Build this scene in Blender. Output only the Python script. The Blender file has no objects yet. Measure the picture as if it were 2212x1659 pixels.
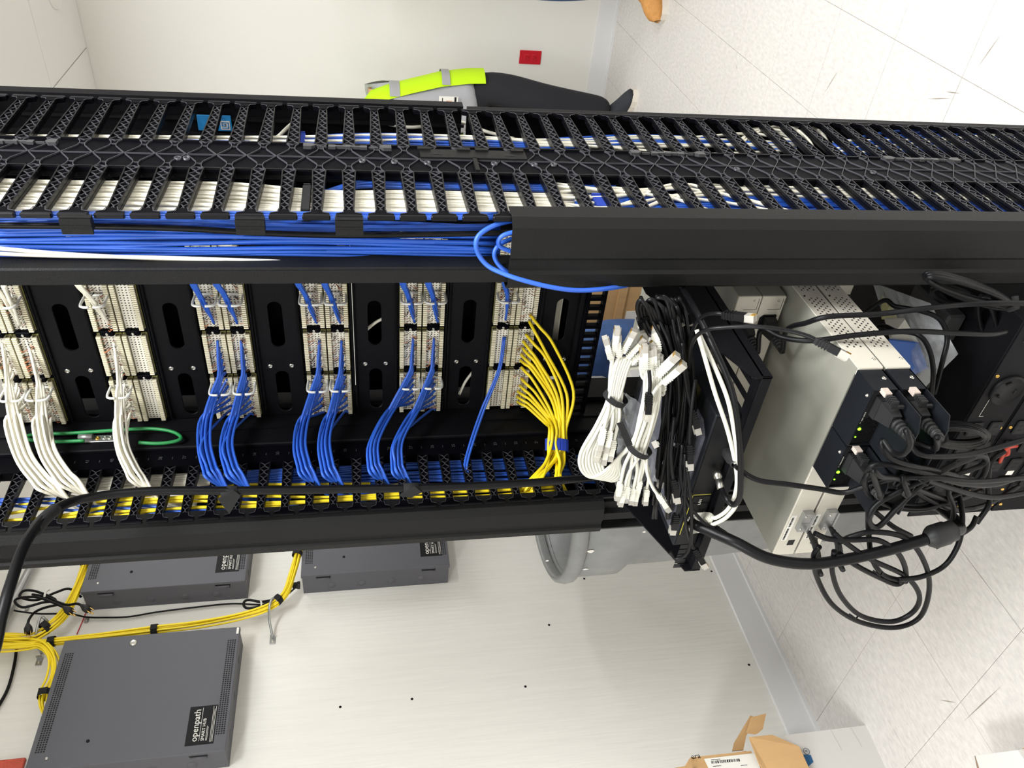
import bpy, math, random
from mathutils import Vector, Matrix
random.seed(11)
sc = bpy.context.scene
col = sc.collection
V = Vector
R = math.radians
# ------------------------------------------------------------------ camera
F = 1707.0
CAM = V((0, 0, 1.40))
yaw, pit, roll = R(39.35), R(10.37), R(-1.71)
fw = V((-math.sin(yaw)*math.cos(pit), math.cos(yaw)*math.cos(pit), -math.sin(pit)))
rt0 = V((math.cos(yaw), math.sin(yaw), 0))
up0 = rt0.cross(fw)
RT = math.cos(roll)*rt0 + math.sin(roll)*up0
UP = -math.sin(roll)*rt0 + math.cos(roll)*up0
cd = bpy.data.cameras.new('camera')
cam = bpy.data.objects.new('camera', cd)
col.objects.link(cam)
cd.sensor_fit = 'HORIZONTAL'
cd.sensor_width = 36
cd.lens = 36*F/2212
cd.clip_start = 0.02
# the phone was held sideways: picture x runs down the room
cam.matrix_world = Matrix(((-UP.x, RT.x, -fw.x, 0), (-UP.y, RT.y, -fw.y, 0), (-UP.z, RT.z, -fw.z, CAM.z), (0, 0, 0, 1)))
sc.camera = cam
# ------------------------------------------------------------------ world, light, exposure
wd = bpy.data.worlds.new('world')
sc.world = wd
wd.use_nodes = True
wd.node_tree.nodes['Background'].inputs[0].default_value = (.9, .95, 1, 1)
wd.node_tree.nodes['Background'].inputs[1].default_value = .08
sc.view_settings.view_transform = 'Standard'
sc.view_settings.look = 'None'
sc.view_settings.gamma = 1
sc.view_settings.use_curve_mapping = False
sc.view_settings.exposure = 0.56
sc.cycles.use_denoising = True
sc.cycles.max_bounces = 8
sc.cycles.transparent_max_bounces = 12
CEIL = 2.75
XW, YB = -2.38, 4.47          # left wall, back wall
def area(name, x, y, sx, sy, power, color=(.965, .985, 1)):
    l = bpy.data.lights.new(name, 'AREA')
    l.shape = 'RECTANGLE'
    l.size, l.size_y = sx, sy
    l.energy = power
    l.color = color
    o = bpy.data.objects.new(name, l)
    o.location = (x, y, CEIL-.04)
    col.objects.link(o)
area('troffer_light_behind_rack', -1.05, 2.95, 1.2, .55, 15)
area('troffer_light_aisle', .45, .55, 1.2, .55, 68)
area('troffer_light_right', 1.95, 1.35, .55, 1.2, 51)
area('fill_light_rear', -.9, -1.5, 1.2, .55, 54)  # unseen lamp behind the camera, added as fill for rack front and left wall
# ------------------------------------------------------------------ picture helpers: a pixel of the 2212x1659 photograph onto a real plane
def ray(x, y):
    return RT*((829.5-y)/F) - UP*((x-1106)/F) + fw
def onp(x, y, ax, v):
    d = ray(x, y)
    return CAM + d*((v-CAM[ax])/d[ax])
def W(x, y, Y): return onp(x, y, 1, Y)
def WX(x, y, X): return onp(x, y, 0, X)
def WZ(x, y, Z): return onp(x, y, 2, Z)
# ------------------------------------------------------------------ materials
def s2l(c):
    return tuple(((v/255)/12.92 if v/255 <= .04045 else ((v/255+.055)/1.055)**2.4) for v in c)
def mat(name, rgb, rough=.5, metal=0, noise=0, nscale=(8, 8, 8), bump=0, bscale=60, spec=.5, emit=0, trans=0, alpha=1, coat=0):
    m = bpy.data.materials.new(name)
    m.use_nodes = True
    nt = m.node_tree
    b = nt.nodes['Principled BSDF']
    c = s2l(rgb)
    b.inputs['Base Color'].default_value = (*c, 1)
    b.inputs['Roughness'].default_value = rough
    b.inputs['Metallic'].default_value = metal
    b.inputs['Specular IOR Level'].default_value = spec
    b.inputs['Alpha'].default_value = alpha
    if trans: b.inputs['Transmission Weight'].default_value = trans
    if coat: b.inputs['Coat Weight'].default_value = coat
    if emit:
        b.inputs['Emission Color'].default_value = (*c, 1)
        b.inputs['Emission Strength'].default_value = emit
    if noise or bump:
        g = nt.nodes.new('ShaderNodeNewGeometry')
        mp = nt.nodes.new('ShaderNodeMapping')
        mp.inputs['Scale'].default_value = nscale
        nt.links.new(g.outputs['Position'], mp.inputs[0])
    if noise:
        n = nt.nodes.new('ShaderNodeTexNoise')
        n.inputs['Scale'].default_value = 1
        n.inputs['Detail'].default_value = 5
        n.inputs['Roughness'].default_value = .65
        nt.links.new(mp.outputs[0], n.inputs['Vector'])
        cr = nt.nodes.new('ShaderNodeValToRGB')
        cr.color_ramp.elements[0].position = .3
        cr.color_ramp.elements[1].position = .7
        cr.color_ramp.elements[0].color = tuple(max(0, v*(1-noise)) for v in c)+(1,)
        cr.color_ramp.elements[1].color = tuple(min(1, v*(1+noise)) for v in c)+(1,)
        nt.links.new(n.outputs['Fac'], cr.inputs[0])
        nt.links.new(cr.outputs[0], b.inputs['Base Color'])
    if bump:
        n2 = nt.nodes.new('ShaderNodeTexNoise')
        n2.inputs['Scale'].default_value = bscale
        n2.inputs['Detail'].default_value = 3
        nt.links.new(mp.outputs[0] if nscale != (8, 8, 8) else g.outputs['Position'], n2.inputs['Vector'])
        bp = nt.nodes.new('ShaderNodeBump')
        bp.inputs['Strength'].default_value = bump
        bp.inputs['Distance'].default_value = .002
        nt.links.new(n2.outputs['Fac'], bp.inputs['Height'])
        nt.links.new(bp.outputs[0], b.inputs['Normal'])
    return m
M_wall = mat('painted_plywood', (230, 228, 221), .6, noise=.03, nscale=(3, 60, 4), bump=.35, bscale=2.0)
M_back = mat('painted_drywall', (230, 228, 222), .7, bump=.12, bscale=220)
M_ceil = mat('ceiling_white', (230, 228, 224), .9)
M_tile = mat('vinyl_tile', (212, 208, 203), .42, noise=.12, nscale=(95, 38, 60))
M_grout = mat('tile_joint', (172, 166, 160), .8)
M_base = mat('baseboard_grey', (226, 226, 226), .45)
M_blk = mat('black_plastic', (7, 7, 11), .45, spec=.03)
M_rib = mat('black_plastic_painted_sheen', (60, 60, 65), .4, spec=.35)  # same black plastic, lighter grey paints in the highlights along rib tops
M_rail = mat('black_plastic_rail', (14, 14, 17), .32, spec=.16)
M_steel = mat('black_powder_coat', (15, 15, 18), .5, bump=.1, bscale=700, spec=.1)
M_cover = mat('charcoal_cover', (23, 23, 23), .5, bump=.25, bscale=500, spec=.14)
M_hub = mat('hub_grey', (84, 84, 90), .55, bump=.15, bscale=600)
M_dark = mat('dark_hole', (6, 6, 8), .8)
M_blue = mat('blue_jacket', (42, 92, 194), .42)
M_white = mat('white_jacket', (234, 230, 214), .5)
M_patch = mat('white_patch_jacket', (204, 203, 191), .45)
M_yel = mat('yellow_jacket', (246, 218, 30), .45)
M_bcab = mat('black_jacket', (11, 11, 13), .38, spec=.2)
M_grn = mat('green_jacket', (36, 135, 70), .45)
M_red = mat('red_plastic', (200, 22, 40), .4)
M_cream = mat('cream_contact', (226, 219, 192), .5)
M_olive = mat('board_edge', (166, 162, 96), .5)
M_lblw = mat('label_white', (226, 224, 216), .6)
M_lblk = mat('label_black', (10, 10, 13), .5, spec=.25)
M_ring = mat('ring_nylon', (222, 222, 216), .35)
M_metal = mat('bright_metal', (200, 198, 190), .3, metal=1)
M_brass = mat('gold_contact', (214, 176, 96), .3, metal=1)
M_beige = mat('device_beige', (196, 191, 178), .5, bump=.08, bscale=900)
M_beiget = mat('device_top_grey', (150, 149, 138), .42, metal=.2, bump=.1, bscale=900)
M_psu = mat('psu_black', (22, 24, 28), .45, spec=.2)
M_plug = mat('plug_rubber', (34, 34, 35), .5, spec=.3)
M_clear = mat('clear_plug', (206, 202, 192), .15, trans=.5)
M_bag = mat('clear_bag', (225, 228, 232), .12, alpha=.3, spec=1)
M_cord = mat('cord_black', (12, 12, 14), .42, spec=.17)
M_led = mat('led_green', (120, 255, 30), .4, emit=5)
M_board = mat('cardboard', (190, 152, 104), .8, noise=.06, nscale=(30, 30, 5))
M_boardw = mat('white_cardboard', (206, 203, 198), .75)
M_trash = mat('grey_can', (128, 129, 128), .42, noise=.14, nscale=(14, 14, 9))
M_hiv = mat('hi_vis_yellow', (196, 240, 0), .7)
M_silver = mat('reflective_tape', (170, 170, 172), .45)
M_shirt = mat('grey_shirt', (168, 168, 172), .9)
M_pants = mat('black_trousers', (28, 28, 34), .9)
M_jean = mat('denim', (48, 74, 118), .9, noise=.22, nscale=(26, 26, 26))
M_skin = mat('skin', (206, 158, 132), .6)
M_hair = mat('hair', (50, 36, 28), .7)
M_sole = mat('shoe_sole', (222, 214, 202), .6)
M_shoe = mat('dark_shoe', (44, 46, 52), .8)
M_boot = mat('tan_boot', (200, 142, 76), .75, noise=.12, nscale=(60, 60, 60))
M_vel = mat('velcro_black', (16, 16, 18), .9)
M_velb = mat('velcro_blue', (32, 62, 168), .85)
M_galv = mat('galvanised', (170, 171, 170), .38, metal=.8)
M_latch = mat('grey_latch', (62, 62, 64), .45)
M_card = mat('blue_card', (36, 140, 208), .35)
M_brown = mat('wire_brown', (150, 96, 62), .6)
M_orange = mat('wire_orange', (216, 130, 84), .6)
def dots(name, base, dot, px, pz, fill=.34):
    """white label strip pierced by a grid of small black slots"""
    m = mat(name, base, .6)
    nt = m.node_tree
    b = nt.nodes['Principled BSDF']
    g = nt.nodes.new('ShaderNodeNewGeometry')
    sp = nt.nodes.new('ShaderNodeSeparateXYZ')
    nt.links.new(g.outputs['Position'], sp.inputs[0])
    def cell(out, p):
        d = nt.nodes.new('ShaderNodeMath'); d.operation = 'DIVIDE'; d.inputs[1].default_value = p
        f = nt.nodes.new('ShaderNodeMath'); f.operation = 'FRACT'
        c = nt.nodes.new('ShaderNodeMath'); c.operation = 'LESS_THAN'; c.inputs[1].default_value = fill
        nt.links.new(out, d.inputs[0]); nt.links.new(d.outputs[0], f.inputs[0]); nt.links.new(f.outputs[0], c.inputs[0])
        return c.outputs[0]
    a = nt.nodes.new('ShaderNodeMath'); a.operation = 'MULTIPLY'
    nt.links.new(cell(sp.outputs[0], px), a.inputs[0]); nt.links.new(cell(sp.outputs[2], pz), a.inputs[1])
    mx = nt.nodes.new('ShaderNodeMix'); mx.data_type = 'RGBA'
    mx.inputs[6].default_value = (*s2l(base), 1); mx.inputs[7].default_value = (*s2l(dot), 1)
    nt.links.new(a.outputs[0], mx.inputs[0]); nt.links.new(mx.outputs[2], b.inputs['Base Color'])
    return m
M_dots = dots('punched_label', (232, 228, 214), (24, 22, 22), .0052, .0058, .40)
M_gap = mat('strip_gap', (118, 112, 84), .7)
# ------------------------------------------------------------------ mesh helpers
class MB:
    def __init__(s): s.v = []; s.f = []; s.m = []; s.s = []
    def add(s, vs, fs, m=0, sm=False):
        o = len(s.v); s.v += [V(v) for v in vs]
        for f in fs: s.f.append([i+o for i in f]); s.m.append(m); s.s.append(sm)
        return s
    def hexa(s, p, m=0):
        return s.add(p, [(0, 3, 2, 1), (4, 5, 6, 7), (0, 1, 5, 4), (1, 2, 6, 5), (2, 3, 7, 6), (3, 0, 4, 7)], m)
    def box(s, x0, x1, y0, y1, z0, z1, m=0):
        return s.hexa([(x0, y0, z0), (x1, y0, z0), (x1, y1, z0), (x0, y1, z0), (x0, y0, z1), (x1, y0, z1), (x1, y1, z1), (x0, y1, z1)], m)
    def bev(s, x0, x1, y0, y1, z0, z1, b=.003, m=0):
        """box with its vertical and horizontal edges chamfered"""
        def ring(z, i): return [(x0+i, y0+b, z), (x0+b, y0+i, z), (x1-b, y0+i, z), (x1-i, y0+b, z), (x1-i, y1-b, z), (x1-b, y1-i, z), (x0+b, y1-i, z), (x0+i, y1-b, z)]
        rs = [ring(z0, b), ring(z0+b, 0), ring(z1-b, 0), ring(z1, b)]
        vs = [p for r in rs for p in r]; fs = [tuple(range(7, -1, -1)), tuple(range(24, 32))]
        for k in range(3):
            for i in range(8): fs.append((k*8+i, k*8+(i+1) % 8, k*8+8+(i+1) % 8, k*8+8+i))
        return s.add(vs, fs, m)
    def obox(s, M, sx, sy, sz, m=0):
        return s.hexa([M @ V((a*sx/2, b*sy/2, c*sz/2)) for c in (-1, 1) for a, b in ((-1, -1), (1, -1), (1, 1), (-1, 1))], m)
    def prism(s, pts, vec, m=0):
        n = len(pts); vec = V(vec)
        s.add([V(p) for p in pts]+[V(p)+vec for p in pts], [tuple(range(n-1, -1, -1)), tuple(range(n, 2*n))]+[(i, (i+1) % n, n+(i+1) % n, n+i) for i in range(n)], m)
        return s
    def tube(s, pts, r, n=6, m=0, cap=True, closed=False):
        pts = [V(p) for p in pts]; k = len(pts); rr = r if isinstance(r, (list, tuple)) else [r]*k
        vs = []; t = (pts[1]-pts[0]).normalized(); a = t.orthogonal().normalized()
        for i in range(k):
            if closed: t = pts[(i+1) % k]-pts[i-1]
            else: t = pts[min(i+1, k-1)]-pts[max(i-1, 0)]
            if t.length < 1e-9: t = V((0, 0, 1))
            t.normalize()
            a = a-t*a.dot(t)
            a = a.normalized() if a.length > 1e-6 else t.orthogonal().normalized()
            b = t.cross(a)
            for j in range(n):
                q = 2*math.pi*j/n
                vs.append(pts[i]+(a*math.cos(q)+b*math.sin(q))*rr[i])
        fs = [(i*n+j, i*n+(j+1) % n, (i+1)*n+(j+1) % n, (i+1)*n+j) for i in range(k-1) for j in range(n)]
        if closed: fs += [((k-1)*n+j, (k-1)*n+(j+1) % n, (j+1) % n, j) for j in range(n)]
        s.add(vs, fs, m, True)
        if cap and not closed:
            o = len(s.v)-len(vs)
            s.f.append([o+j for j in range(n-1, -1, -1)]); s.m.append(m); s.s.append(False)
            s.f.append([o+(k-1)*n+j for j in range(n)]); s.m.append(m); s.s.append(False)
        return s
    def ribbon(s, pts, w, nrm, h, m=0):
        """thin raised rib along a polyline, standing h proud along nrm"""
        pts = [V(p) for p in pts]; nrm = V(nrm); vs = []; k = len(pts)
        for i in range(k):
            t = (pts[min(i+1, k-1)]-pts[max(i-1, 0)]).normalized(); b = t.cross(nrm)*(w/2)
            vs += [pts[i]-b, pts[i]-b+nrm*h, pts[i]+b+nrm*h, pts[i]+b]
        fs = []
        for i in range(k-1):
            o = i*4
            fs += [(o, o+1, o+5, o+4), (o+1, o+2, o+6, o+5), (o+2, o+3, o+7, o+6)]
        return s.add(vs, fs, m)
    def lathe(s, prof, M=Matrix(), n=16, m=0, sm=True):
        vs = [M @ V((r*math.cos(2*math.pi*j/n), r*math.sin(2*math.pi*j/n), z)) for r, z in prof for j in range(n)]
        fs = [(i*n+j, i*n+(j+1) % n, (i+1)*n+(j+1) % n, (i+1)*n+j) for i in range(len(prof)-1) for j in range(n)]
        return s.add(vs, fs, m, sm)
    def mesh(s, name, mats, org=V((0, 0, 0))):
        me = bpy.data.meshes.new(name)
        me.from_pydata([tuple(v-org) for v in s.v], [], s.f)
        for q in (mats if isinstance(mats, (list, tuple)) else [mats]): me.materials.append(q)
        me.polygons.foreach_set('material_index', s.m)
        me.polygons.foreach_set('use_smooth', s.s)
        me.update()
        return me
WL = {}
def wl(o): return WL[o.name]
def tag(o, label=None, cat=None, group=None, kind=None):
    if label: o['label'] = label
    if cat: o['category'] = cat
    if group: o['group'] = group
    if kind: o['kind'] = kind
    return o
def obj(name, mb, mats, parent=None):
    if parent: org = wl(parent)
    else:
        xs = [v.x for v in mb.v]; ys = [v.y for v in mb.v]; zs = [v.z for v in mb.v]
        org = V(((min(xs)+max(xs))/2, (min(ys)+max(ys))/2, min(zs)))
    o = bpy.data.objects.new(name, mb.mesh(name, mats, org))
    col.objects.link(o)
    if parent: o.parent = parent
    else: o.location = org
    WL[o.name] = org.copy()
    return o
def inst(name, me, M, parent=None):
    o = bpy.data.objects.new(name, me); col.objects.link(o)
    if parent:
        o.parent = parent
        o.matrix_local = Matrix.Translation(-wl(parent)) @ M
        WL[o.name] = wl(parent).copy()
    else:
        o.matrix_world = M; WL[o.name] = M.translation.copy()
    return o
def thing(name, label, cat, loc, group=None):
    o = bpy.data.objects.new(name, None); col.objects.link(o)
    o.empty_display_size = .05; o.location = loc
    WL[o.name] = V(loc)
    return tag(o, label, cat, group)
def struct(name, mb, mats):
    return tag(obj(name, mb, mats), kind='structure')
def part(name, parent, mats, fn, label=None):
    mb = MB(); fn(mb)
    return tag(obj(name, mb, mats, parent), label)
def spline(pts, seg=6):
    pts = [V(p) for p in pts]
    if len(pts) < 3: return pts
    q = [pts[0]*2-pts[1]]+pts+[pts[-1]*2-pts[-2]]
    out = []
    for i in range(1, len(q)-2):
        p0, p1, p2, p3 = q[i-1:i+3]
        for k in range(seg):
            t = k/seg
            out.append(.5*((2*p1)+(p2-p0)*t+(2*p0-5*p1+4*p2-p3)*t*t+(3*p1-p0-3*p2+p3)*t**3))
    out.append(pts[-1])
    return out
def cable(name, pts, r, m, label=None, cat='cable', group=None, parent=None, seg=6, n=6):
    mb = MB().tube(spline(pts, seg), r, n)
    return tag(obj(name, mb, m, parent), label, cat if label and not parent else None, group)
def frame(p, z, x):
    """matrix at p with local +Z along z and local X near x"""
    z = V(z).normalized(); x = V(x); x = (x-z*x.dot(z)).normalized(); y = z.cross(x)
    return Matrix(((x.x, y.x, z.x, p[0]), (x.y, y.y, z.y, p[1]), (x.z, y.z, z.z, p[2]), (0, 0, 0, 1)))
def text_mesh(s, size, mt, ext=.0002, align='LEFT'):
    cu = bpy.data.curves.new('text', 'FONT'); cu.body = s; cu.size = size; cu.extrude = ext; cu.align_x = align
    cu.resolution_u = 2
    o = bpy.data.objects.new('text', cu)
    me = bpy.data.meshes.new_from_object(o)
    bpy.data.objects.remove(o)
    me.materials.clear(); me.materials.append(mt)
    return me
def lettering(s, size, M, mt, parent, name='lettering', align='LEFT'):
    return inst(name, text_mesh(s, size, mt, align=align), M, parent)
def facing_x(p):      # text plane facing +X: right is +Y, up is +Z
    return Matrix(((0, 0, 1, p[0]), (1, 0, 0, p[1]), (0, 1, 0, p[2]), (0, 0, 0, 1)))
def facing_my(p):     # facing -Y: right is +X, up is +Z
    return Matrix(((1, 0, 0, p[0]), (0, 0, -1, p[1]), (0, 1, 0, p[2]), (0, 0, 0, 1)))
def screw(name, p, ax, r, parent, m=None):
    M = frame(p, ax, V(ax).orthogonal())
    mb = MB().lathe([(r*.35, .0005), (r*.4, .0016), (r*.7, .002), (r, .0008), (r, -.001)], M, 10)
    mb.lathe([(0, .0006), (r*.35, .0005)], M, 10)
    return obj(name, mb, m or M_metal, parent)
# ------------------------------------------------------------------ the room
XR0, YF0 = 3.0, -3.2
fl = struct('floor', MB().box(XW, XR0, YF0, YB, -.1, -.0025), M_grout)
TS = .3
tb = MB().bev(-TS/2+.0006, TS/2-.0006, -TS/2+.0006, TS/2-.0006, -.006, 0, .0006).mesh('floor_tile', M_tile)
xs = [-.505+TS*k for k in range(-7, 8)]
ys = [1.705+TS*k for k in range(-7, 10)]
for x in xs:
    for y in ys:
        cx, cy = x+TS/2, y+TS/2
        if cx+TS/2 < XW+.05 or cy+TS/2 > YB+.3: continue
        x0, x1, y0, y1 = max(x, XW), x+TS, y, min(y+TS, YB)
        M = Matrix.Translation((cx, cy, 0))
        if x1-x0 < TS-.01 or y1-y0 < TS-.01:
            me = MB().bev(x0-cx+.0006, x1-cx-.0006, y0-cy+.0006, y1-cy-.0006, -.006, 0, .0006).mesh('floor_tile', M_tile)
        else: me = tb
        inst('floor_tile', me, M, fl)
struct('wall_left', MB().box(XW-.1, XW, YF0, YB+.1, 0, CEIL+.1), M_wall)
struct('wall_back', MB().box(XW, XR0, YB, YB+.1, 0, CEIL+.1), M_back)
struct('wall_right', MB().box(XR0, XR0+.1, YF0, YB+.1, 0, CEIL+.1), M_back)
struct('wall_front', MB().box(XW, XR0, YF0-.1, YF0, 0, CEIL+.1), M_back)
ce = struct('ceiling', MB().box(XW, XR0, YF0, YB, CEIL+.012, CEIL+.1), M_ceil)
# ceiling panels, laid in a grid with open joints
ex = onp(185, 106, 2, CEIL).x
yj = onp(112, 190, 2, CEIL).y
gx = [XW+.002, ex-1.22, ex, ex+1.22, ex+2.44, XR0]
gx = [g for g in gx if XW < g <= XR0]
if gx[0] > XW+.01: gx = [XW]+gx
gy = [YB, yj, yj-.61, yj-1.22, yj-1.83, yj-2.44, yj-3.66, yj-4.88, YF0]
for i in range(len(gx)-1):
    for j in range(len(gy)-1):
        obj('ceiling_panel', MB().bev(gx[i]+.003, gx[i+1]-.003, gy[j+1]+.003, gy[j]-.003, CEIL, CEIL+.012, .002), M_ceil, ce)
c0 = onp(116, -20, 2, CEIL)
mb = MB().lathe([(.10, -.004), (.104, -.008), (.108, -.004), (.108, .001)], Matrix.Translation((c0.x+.03, c0.y, CEIL)), 32)
mb.lathe([(0, -.003), (.1, -.004)], Matrix.Translation((c0.x+.03, c0.y, CEIL)), 32)
obj('speaker_ring', mb, M_ceil, ce)
def skirting(name, mbf): return struct(name, mbf, M_base)
b = MB(); b.box(XW, XW+.012, YF0, YB, 0, .105); b.box(XW+.012, XW+.022, YF0, YB, 0, .012)
skirting('baseboard_left', b)
b = MB(); b.box(XW+.022, XR0, YB-.012, YB, 0, .105); b.box(XW+.022, XR0, YB-.022, YB-.012, 0, .012)
skirting('baseboard_back', b)
sm = mat('floor_scuff', (150, 140, 128), .6)
for (x, y), (x2, y2) in (((2110, 148), (2165, 70)), ((2042, 198), (2075, 202)), ((2000, 214), (2056, 212)), ((1590, 140), (1592, 152)), ((2030, 1512), (2066, 1518)), ((1778, 205), (1812, 150)), ((2080, 1560), (2165, 1480))):
    a, c = WZ(x, y, .0002), WZ(x2, y2, .0002); d = (c-a).normalized(); s_ = V((-d.y, d.x, 0))*.0016
    obj('scuff_mark', MB().add([a, (a+c)/2-s_, c, (a+c)/2+s_], [(0, 1, 2, 3)]), sm, fl)
# small nail heads and dents in the plywood
nb = MB()
for px, py in ((1537, 1234), (1618, 1436), (1250, 1237), (1262, 1250), (1186, 1350), (1135, 1483), (890, 1510), (735, 1527), (1555, 1240)):
    nb.lathe([(0, .0012), (.0035, .001), (.0045, 0)], frame(WX(px, py, XW), (1, 0, 0), (0, 1, 0)), 8)
wl_ = bpy.data.objects['wall_left']
obj('nail_head', nb, M_rail, wl_)
# red outlet on the back wall
p = [onp(x, y, 1, YB) for x, y in ((1122, 108), (1168, 139))]
ox, oz = (p[0].x+p[1].x)/2, (p[0].z+p[1].z)/2
t = thing('wall_outlet', 'red duplex outlet with red cover plate on the cream back wall', 'outlet', (ox, YB, oz-.06))
part('cover_plate', t, M_red, lambda b: b.bev(ox-.037, ox+.037, YB-.006, YB-.0002, oz-.061, oz+.061, .0025))
for s in (-1, 1):
    o = part('receptacle', t, M_red, lambda b: b.bev(ox-.017, ox+.017, YB-.0085, YB-.004, oz+s*.021-.014, oz+s*.021+.014, .002))
    part('slot', o, M_dark, lambda b: (b.box(ox-.008, ox-.0065, YB-.0088, YB-.008, oz+s*.021-.002, oz+s*.021+.006), b.box(ox+.0065, ox+.008, YB-.0088, YB-.008, oz+s*.021-.002, oz+s*.021+.006), b.box(ox-.002, ox+.002, YB-.0088, YB-.008, oz+s*.021-.009, oz+s*.021-.005)))
# ------------------------------------------------------------------ two-post rack with its vertical cable managers
XR, YF = -.492, .955            # outer face of right manager, front plane
PITCH, ZF = .0415, 1.583        # finger spacing, a finger centre
YA, YT = 1.094, .956            # finger root, finger tip (front row)
YA2, YT2 = 1.190, 1.345         # back row
ZTOP = 2.10
def finger_mesh(sgn, L, name='finger', plain=False):
    b = MB(); n = V((1, 0, 0))
    def hw(u): return .0100+(.0060-.0100)*u/L
    U = lambda u, z, x=0.0: V((x, sgn*u, z))
    L1 = L-.012
    for s in (-1, 1):        # deep side walls
        a0, a1 = s*hw(0), s*hw(L1)
        q = [U(0, a0, -.018), U(L1, a1, -.018), U(L1, a1-s*.0018, -.018), U(0, a0-s*.0018, -.018)]
        b.prism([v+V((.0085, 0, 0)) for v in q], (.0107, 0, 0), 1)
    b.prism([U(0, -hw(0), -.005), U(L1, -hw(L1), -.005), U(L1, hw(L1), -.005), U(0, hw(0), -.005)], (.0015, 0, 0), 0)
    k = 7
    c = L1/k
    for i in range(k):
        for s in (-1, 1):
            pts = [U(c*(i+j/8), s*(hw(c*(i+j/8))-math.sin(math.pi*j/8)*(hw(c*i)-.0004)), -.004) for j in range(9)]
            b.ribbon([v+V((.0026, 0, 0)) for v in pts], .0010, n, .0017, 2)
    # flared T end
    T = [U(L1-.002, -hw(L1), -.006), U(L1+.005, -.0072, -.006), U(L1+.0085, -.0165, -.006), U(L+.001, -.0165, -.006), U(L+.001, .0165, -.006), U(L1+.0085, .0165, -.006), U(L1+.005, .0072, -.006), U(L1-.002, hw(L1), -.006)]
    b.prism(T, (.0075, 0, 0), 0)
    e = [U(L+.003, -.0192), U(L+.003, .0192)]
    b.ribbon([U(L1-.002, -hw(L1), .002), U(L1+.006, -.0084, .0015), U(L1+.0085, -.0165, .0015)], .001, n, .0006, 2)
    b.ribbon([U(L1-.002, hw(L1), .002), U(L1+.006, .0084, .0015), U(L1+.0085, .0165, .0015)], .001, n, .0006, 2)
    b.bev(-.005, .0025, min(sgn*(L+.000), sgn*(L+.0055)), max(sgn*(L+.000), sgn*(L+.0055)), -.0178, .0178, .0015, 1)
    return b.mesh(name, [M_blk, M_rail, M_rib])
FM_front = finger_mesh(-1, YA-YT)
FM_back = finger_mesh(1, YT2-YA2)
KS = range(-36, 13)
vm = thing('vertical_cable_manager', 'black finger cable manager at the open aisle end, front cover on its lower half only', 'cable manager', (-.54, 1.15, 0))
def spine(root, X, yf, yb):
    part('spine_panel', root, M_blk, lambda b: b.box(X-.008, X-.0022, yf-.001, yb+.001, 0, ZTOP))
    lat = MB(); n = V((1, 0, 0)); ym = (yf+yb)/2
    def pt(y, z): return V((X-.0022, y, z))
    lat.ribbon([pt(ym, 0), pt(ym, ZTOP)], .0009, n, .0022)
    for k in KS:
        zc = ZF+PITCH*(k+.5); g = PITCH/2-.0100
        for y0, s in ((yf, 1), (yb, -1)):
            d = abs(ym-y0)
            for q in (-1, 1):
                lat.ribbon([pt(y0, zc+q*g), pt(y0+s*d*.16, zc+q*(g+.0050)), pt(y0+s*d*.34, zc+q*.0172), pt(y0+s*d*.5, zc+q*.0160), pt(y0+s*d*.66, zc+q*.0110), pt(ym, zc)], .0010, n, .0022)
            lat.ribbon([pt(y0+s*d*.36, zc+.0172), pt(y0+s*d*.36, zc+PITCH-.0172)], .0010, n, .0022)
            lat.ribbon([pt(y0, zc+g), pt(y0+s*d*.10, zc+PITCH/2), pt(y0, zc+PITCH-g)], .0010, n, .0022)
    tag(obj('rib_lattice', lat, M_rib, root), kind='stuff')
    ub = MB()
    for k in KS:
        zc = ZF+PITCH*(k+.5); g = PITCH/2-.0096
        for y0, s in ((yf, 1), (yb, -1)):
            ub.box(X-.014, X+.0010, min(y0, y0+s*.0022), max(y0, y0+s*.0022), zc-g, zc+g)
    tag(obj('gap_rail', ub, M_rail, root), kind='stuff')
spine(vm, XR, YA, YA2)
for k in KS:
    inst('finger', FM_front, Matrix.Translation((XR, YA, ZF+PITCH*k)), vm)
    inst('finger', FM_back, Matrix.Translation((XR, YA2, ZF+PITCH*k)), vm)
# moulded screw bosses, latches and the splice bracket on the spine
for px, py in ((384, 340), (403, 340), (782, 346), (852, 348), (923, 350), (1068, 352), (1154, 354), (1196, 354), (1592, 364), (1887, 371)):
    c = WX(px, py, XR)
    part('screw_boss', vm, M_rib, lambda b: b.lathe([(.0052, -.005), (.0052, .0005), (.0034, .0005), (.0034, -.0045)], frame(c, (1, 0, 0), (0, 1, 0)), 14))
for xa, xb, py in ((-60, 125, 306), (655, 845, 318), (1363, 1520, 332), (1912, 2068, 345)):
    a, c = WX(xa, py, XR), WX(xb, py, XR)
    z0, z1, y = min(a.z, c.z), max(a.z, c.z), (a.y+c.y)/2
    h = z1-z0
    def latch(b):
        for s, e in ((z0, 1), (z1, -1)):
            b.prism([(XR-.003, y-.006, s), (XR-.003, y+.006, s), (XR-.003, y+.006, s+e*h*.09), (XR-.003, y+.002, s+e*h*.135), (XR-.003, y-.002, s+e*h*.135), (XR-.003, y-.006, s+e*h*.09)], (.006, 0, 0))
            b.box(XR-.003, XR+.002, y-.004, y+.004, min(s+e*h*.28, s+e*h*.36), max(s+e*h*.28, s+e*h*.36))
            b.box(XR-.003, XR+.001, y-.001, y+.001, min(s+e*h*.15, s+e*h*.26), max(s+e*h*.15, s+e*h*.26))
        b.box(XR-.003, XR+.002, y-.0022, y+.0022, z0+h*.36, z1-h*.36)
        b.box(XR-.003, XR+.0025, y-.004, y+.004, z0+h*.47, z1-h*.47)
    part('hinge_latch', vm, M_latch, latch)
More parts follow.
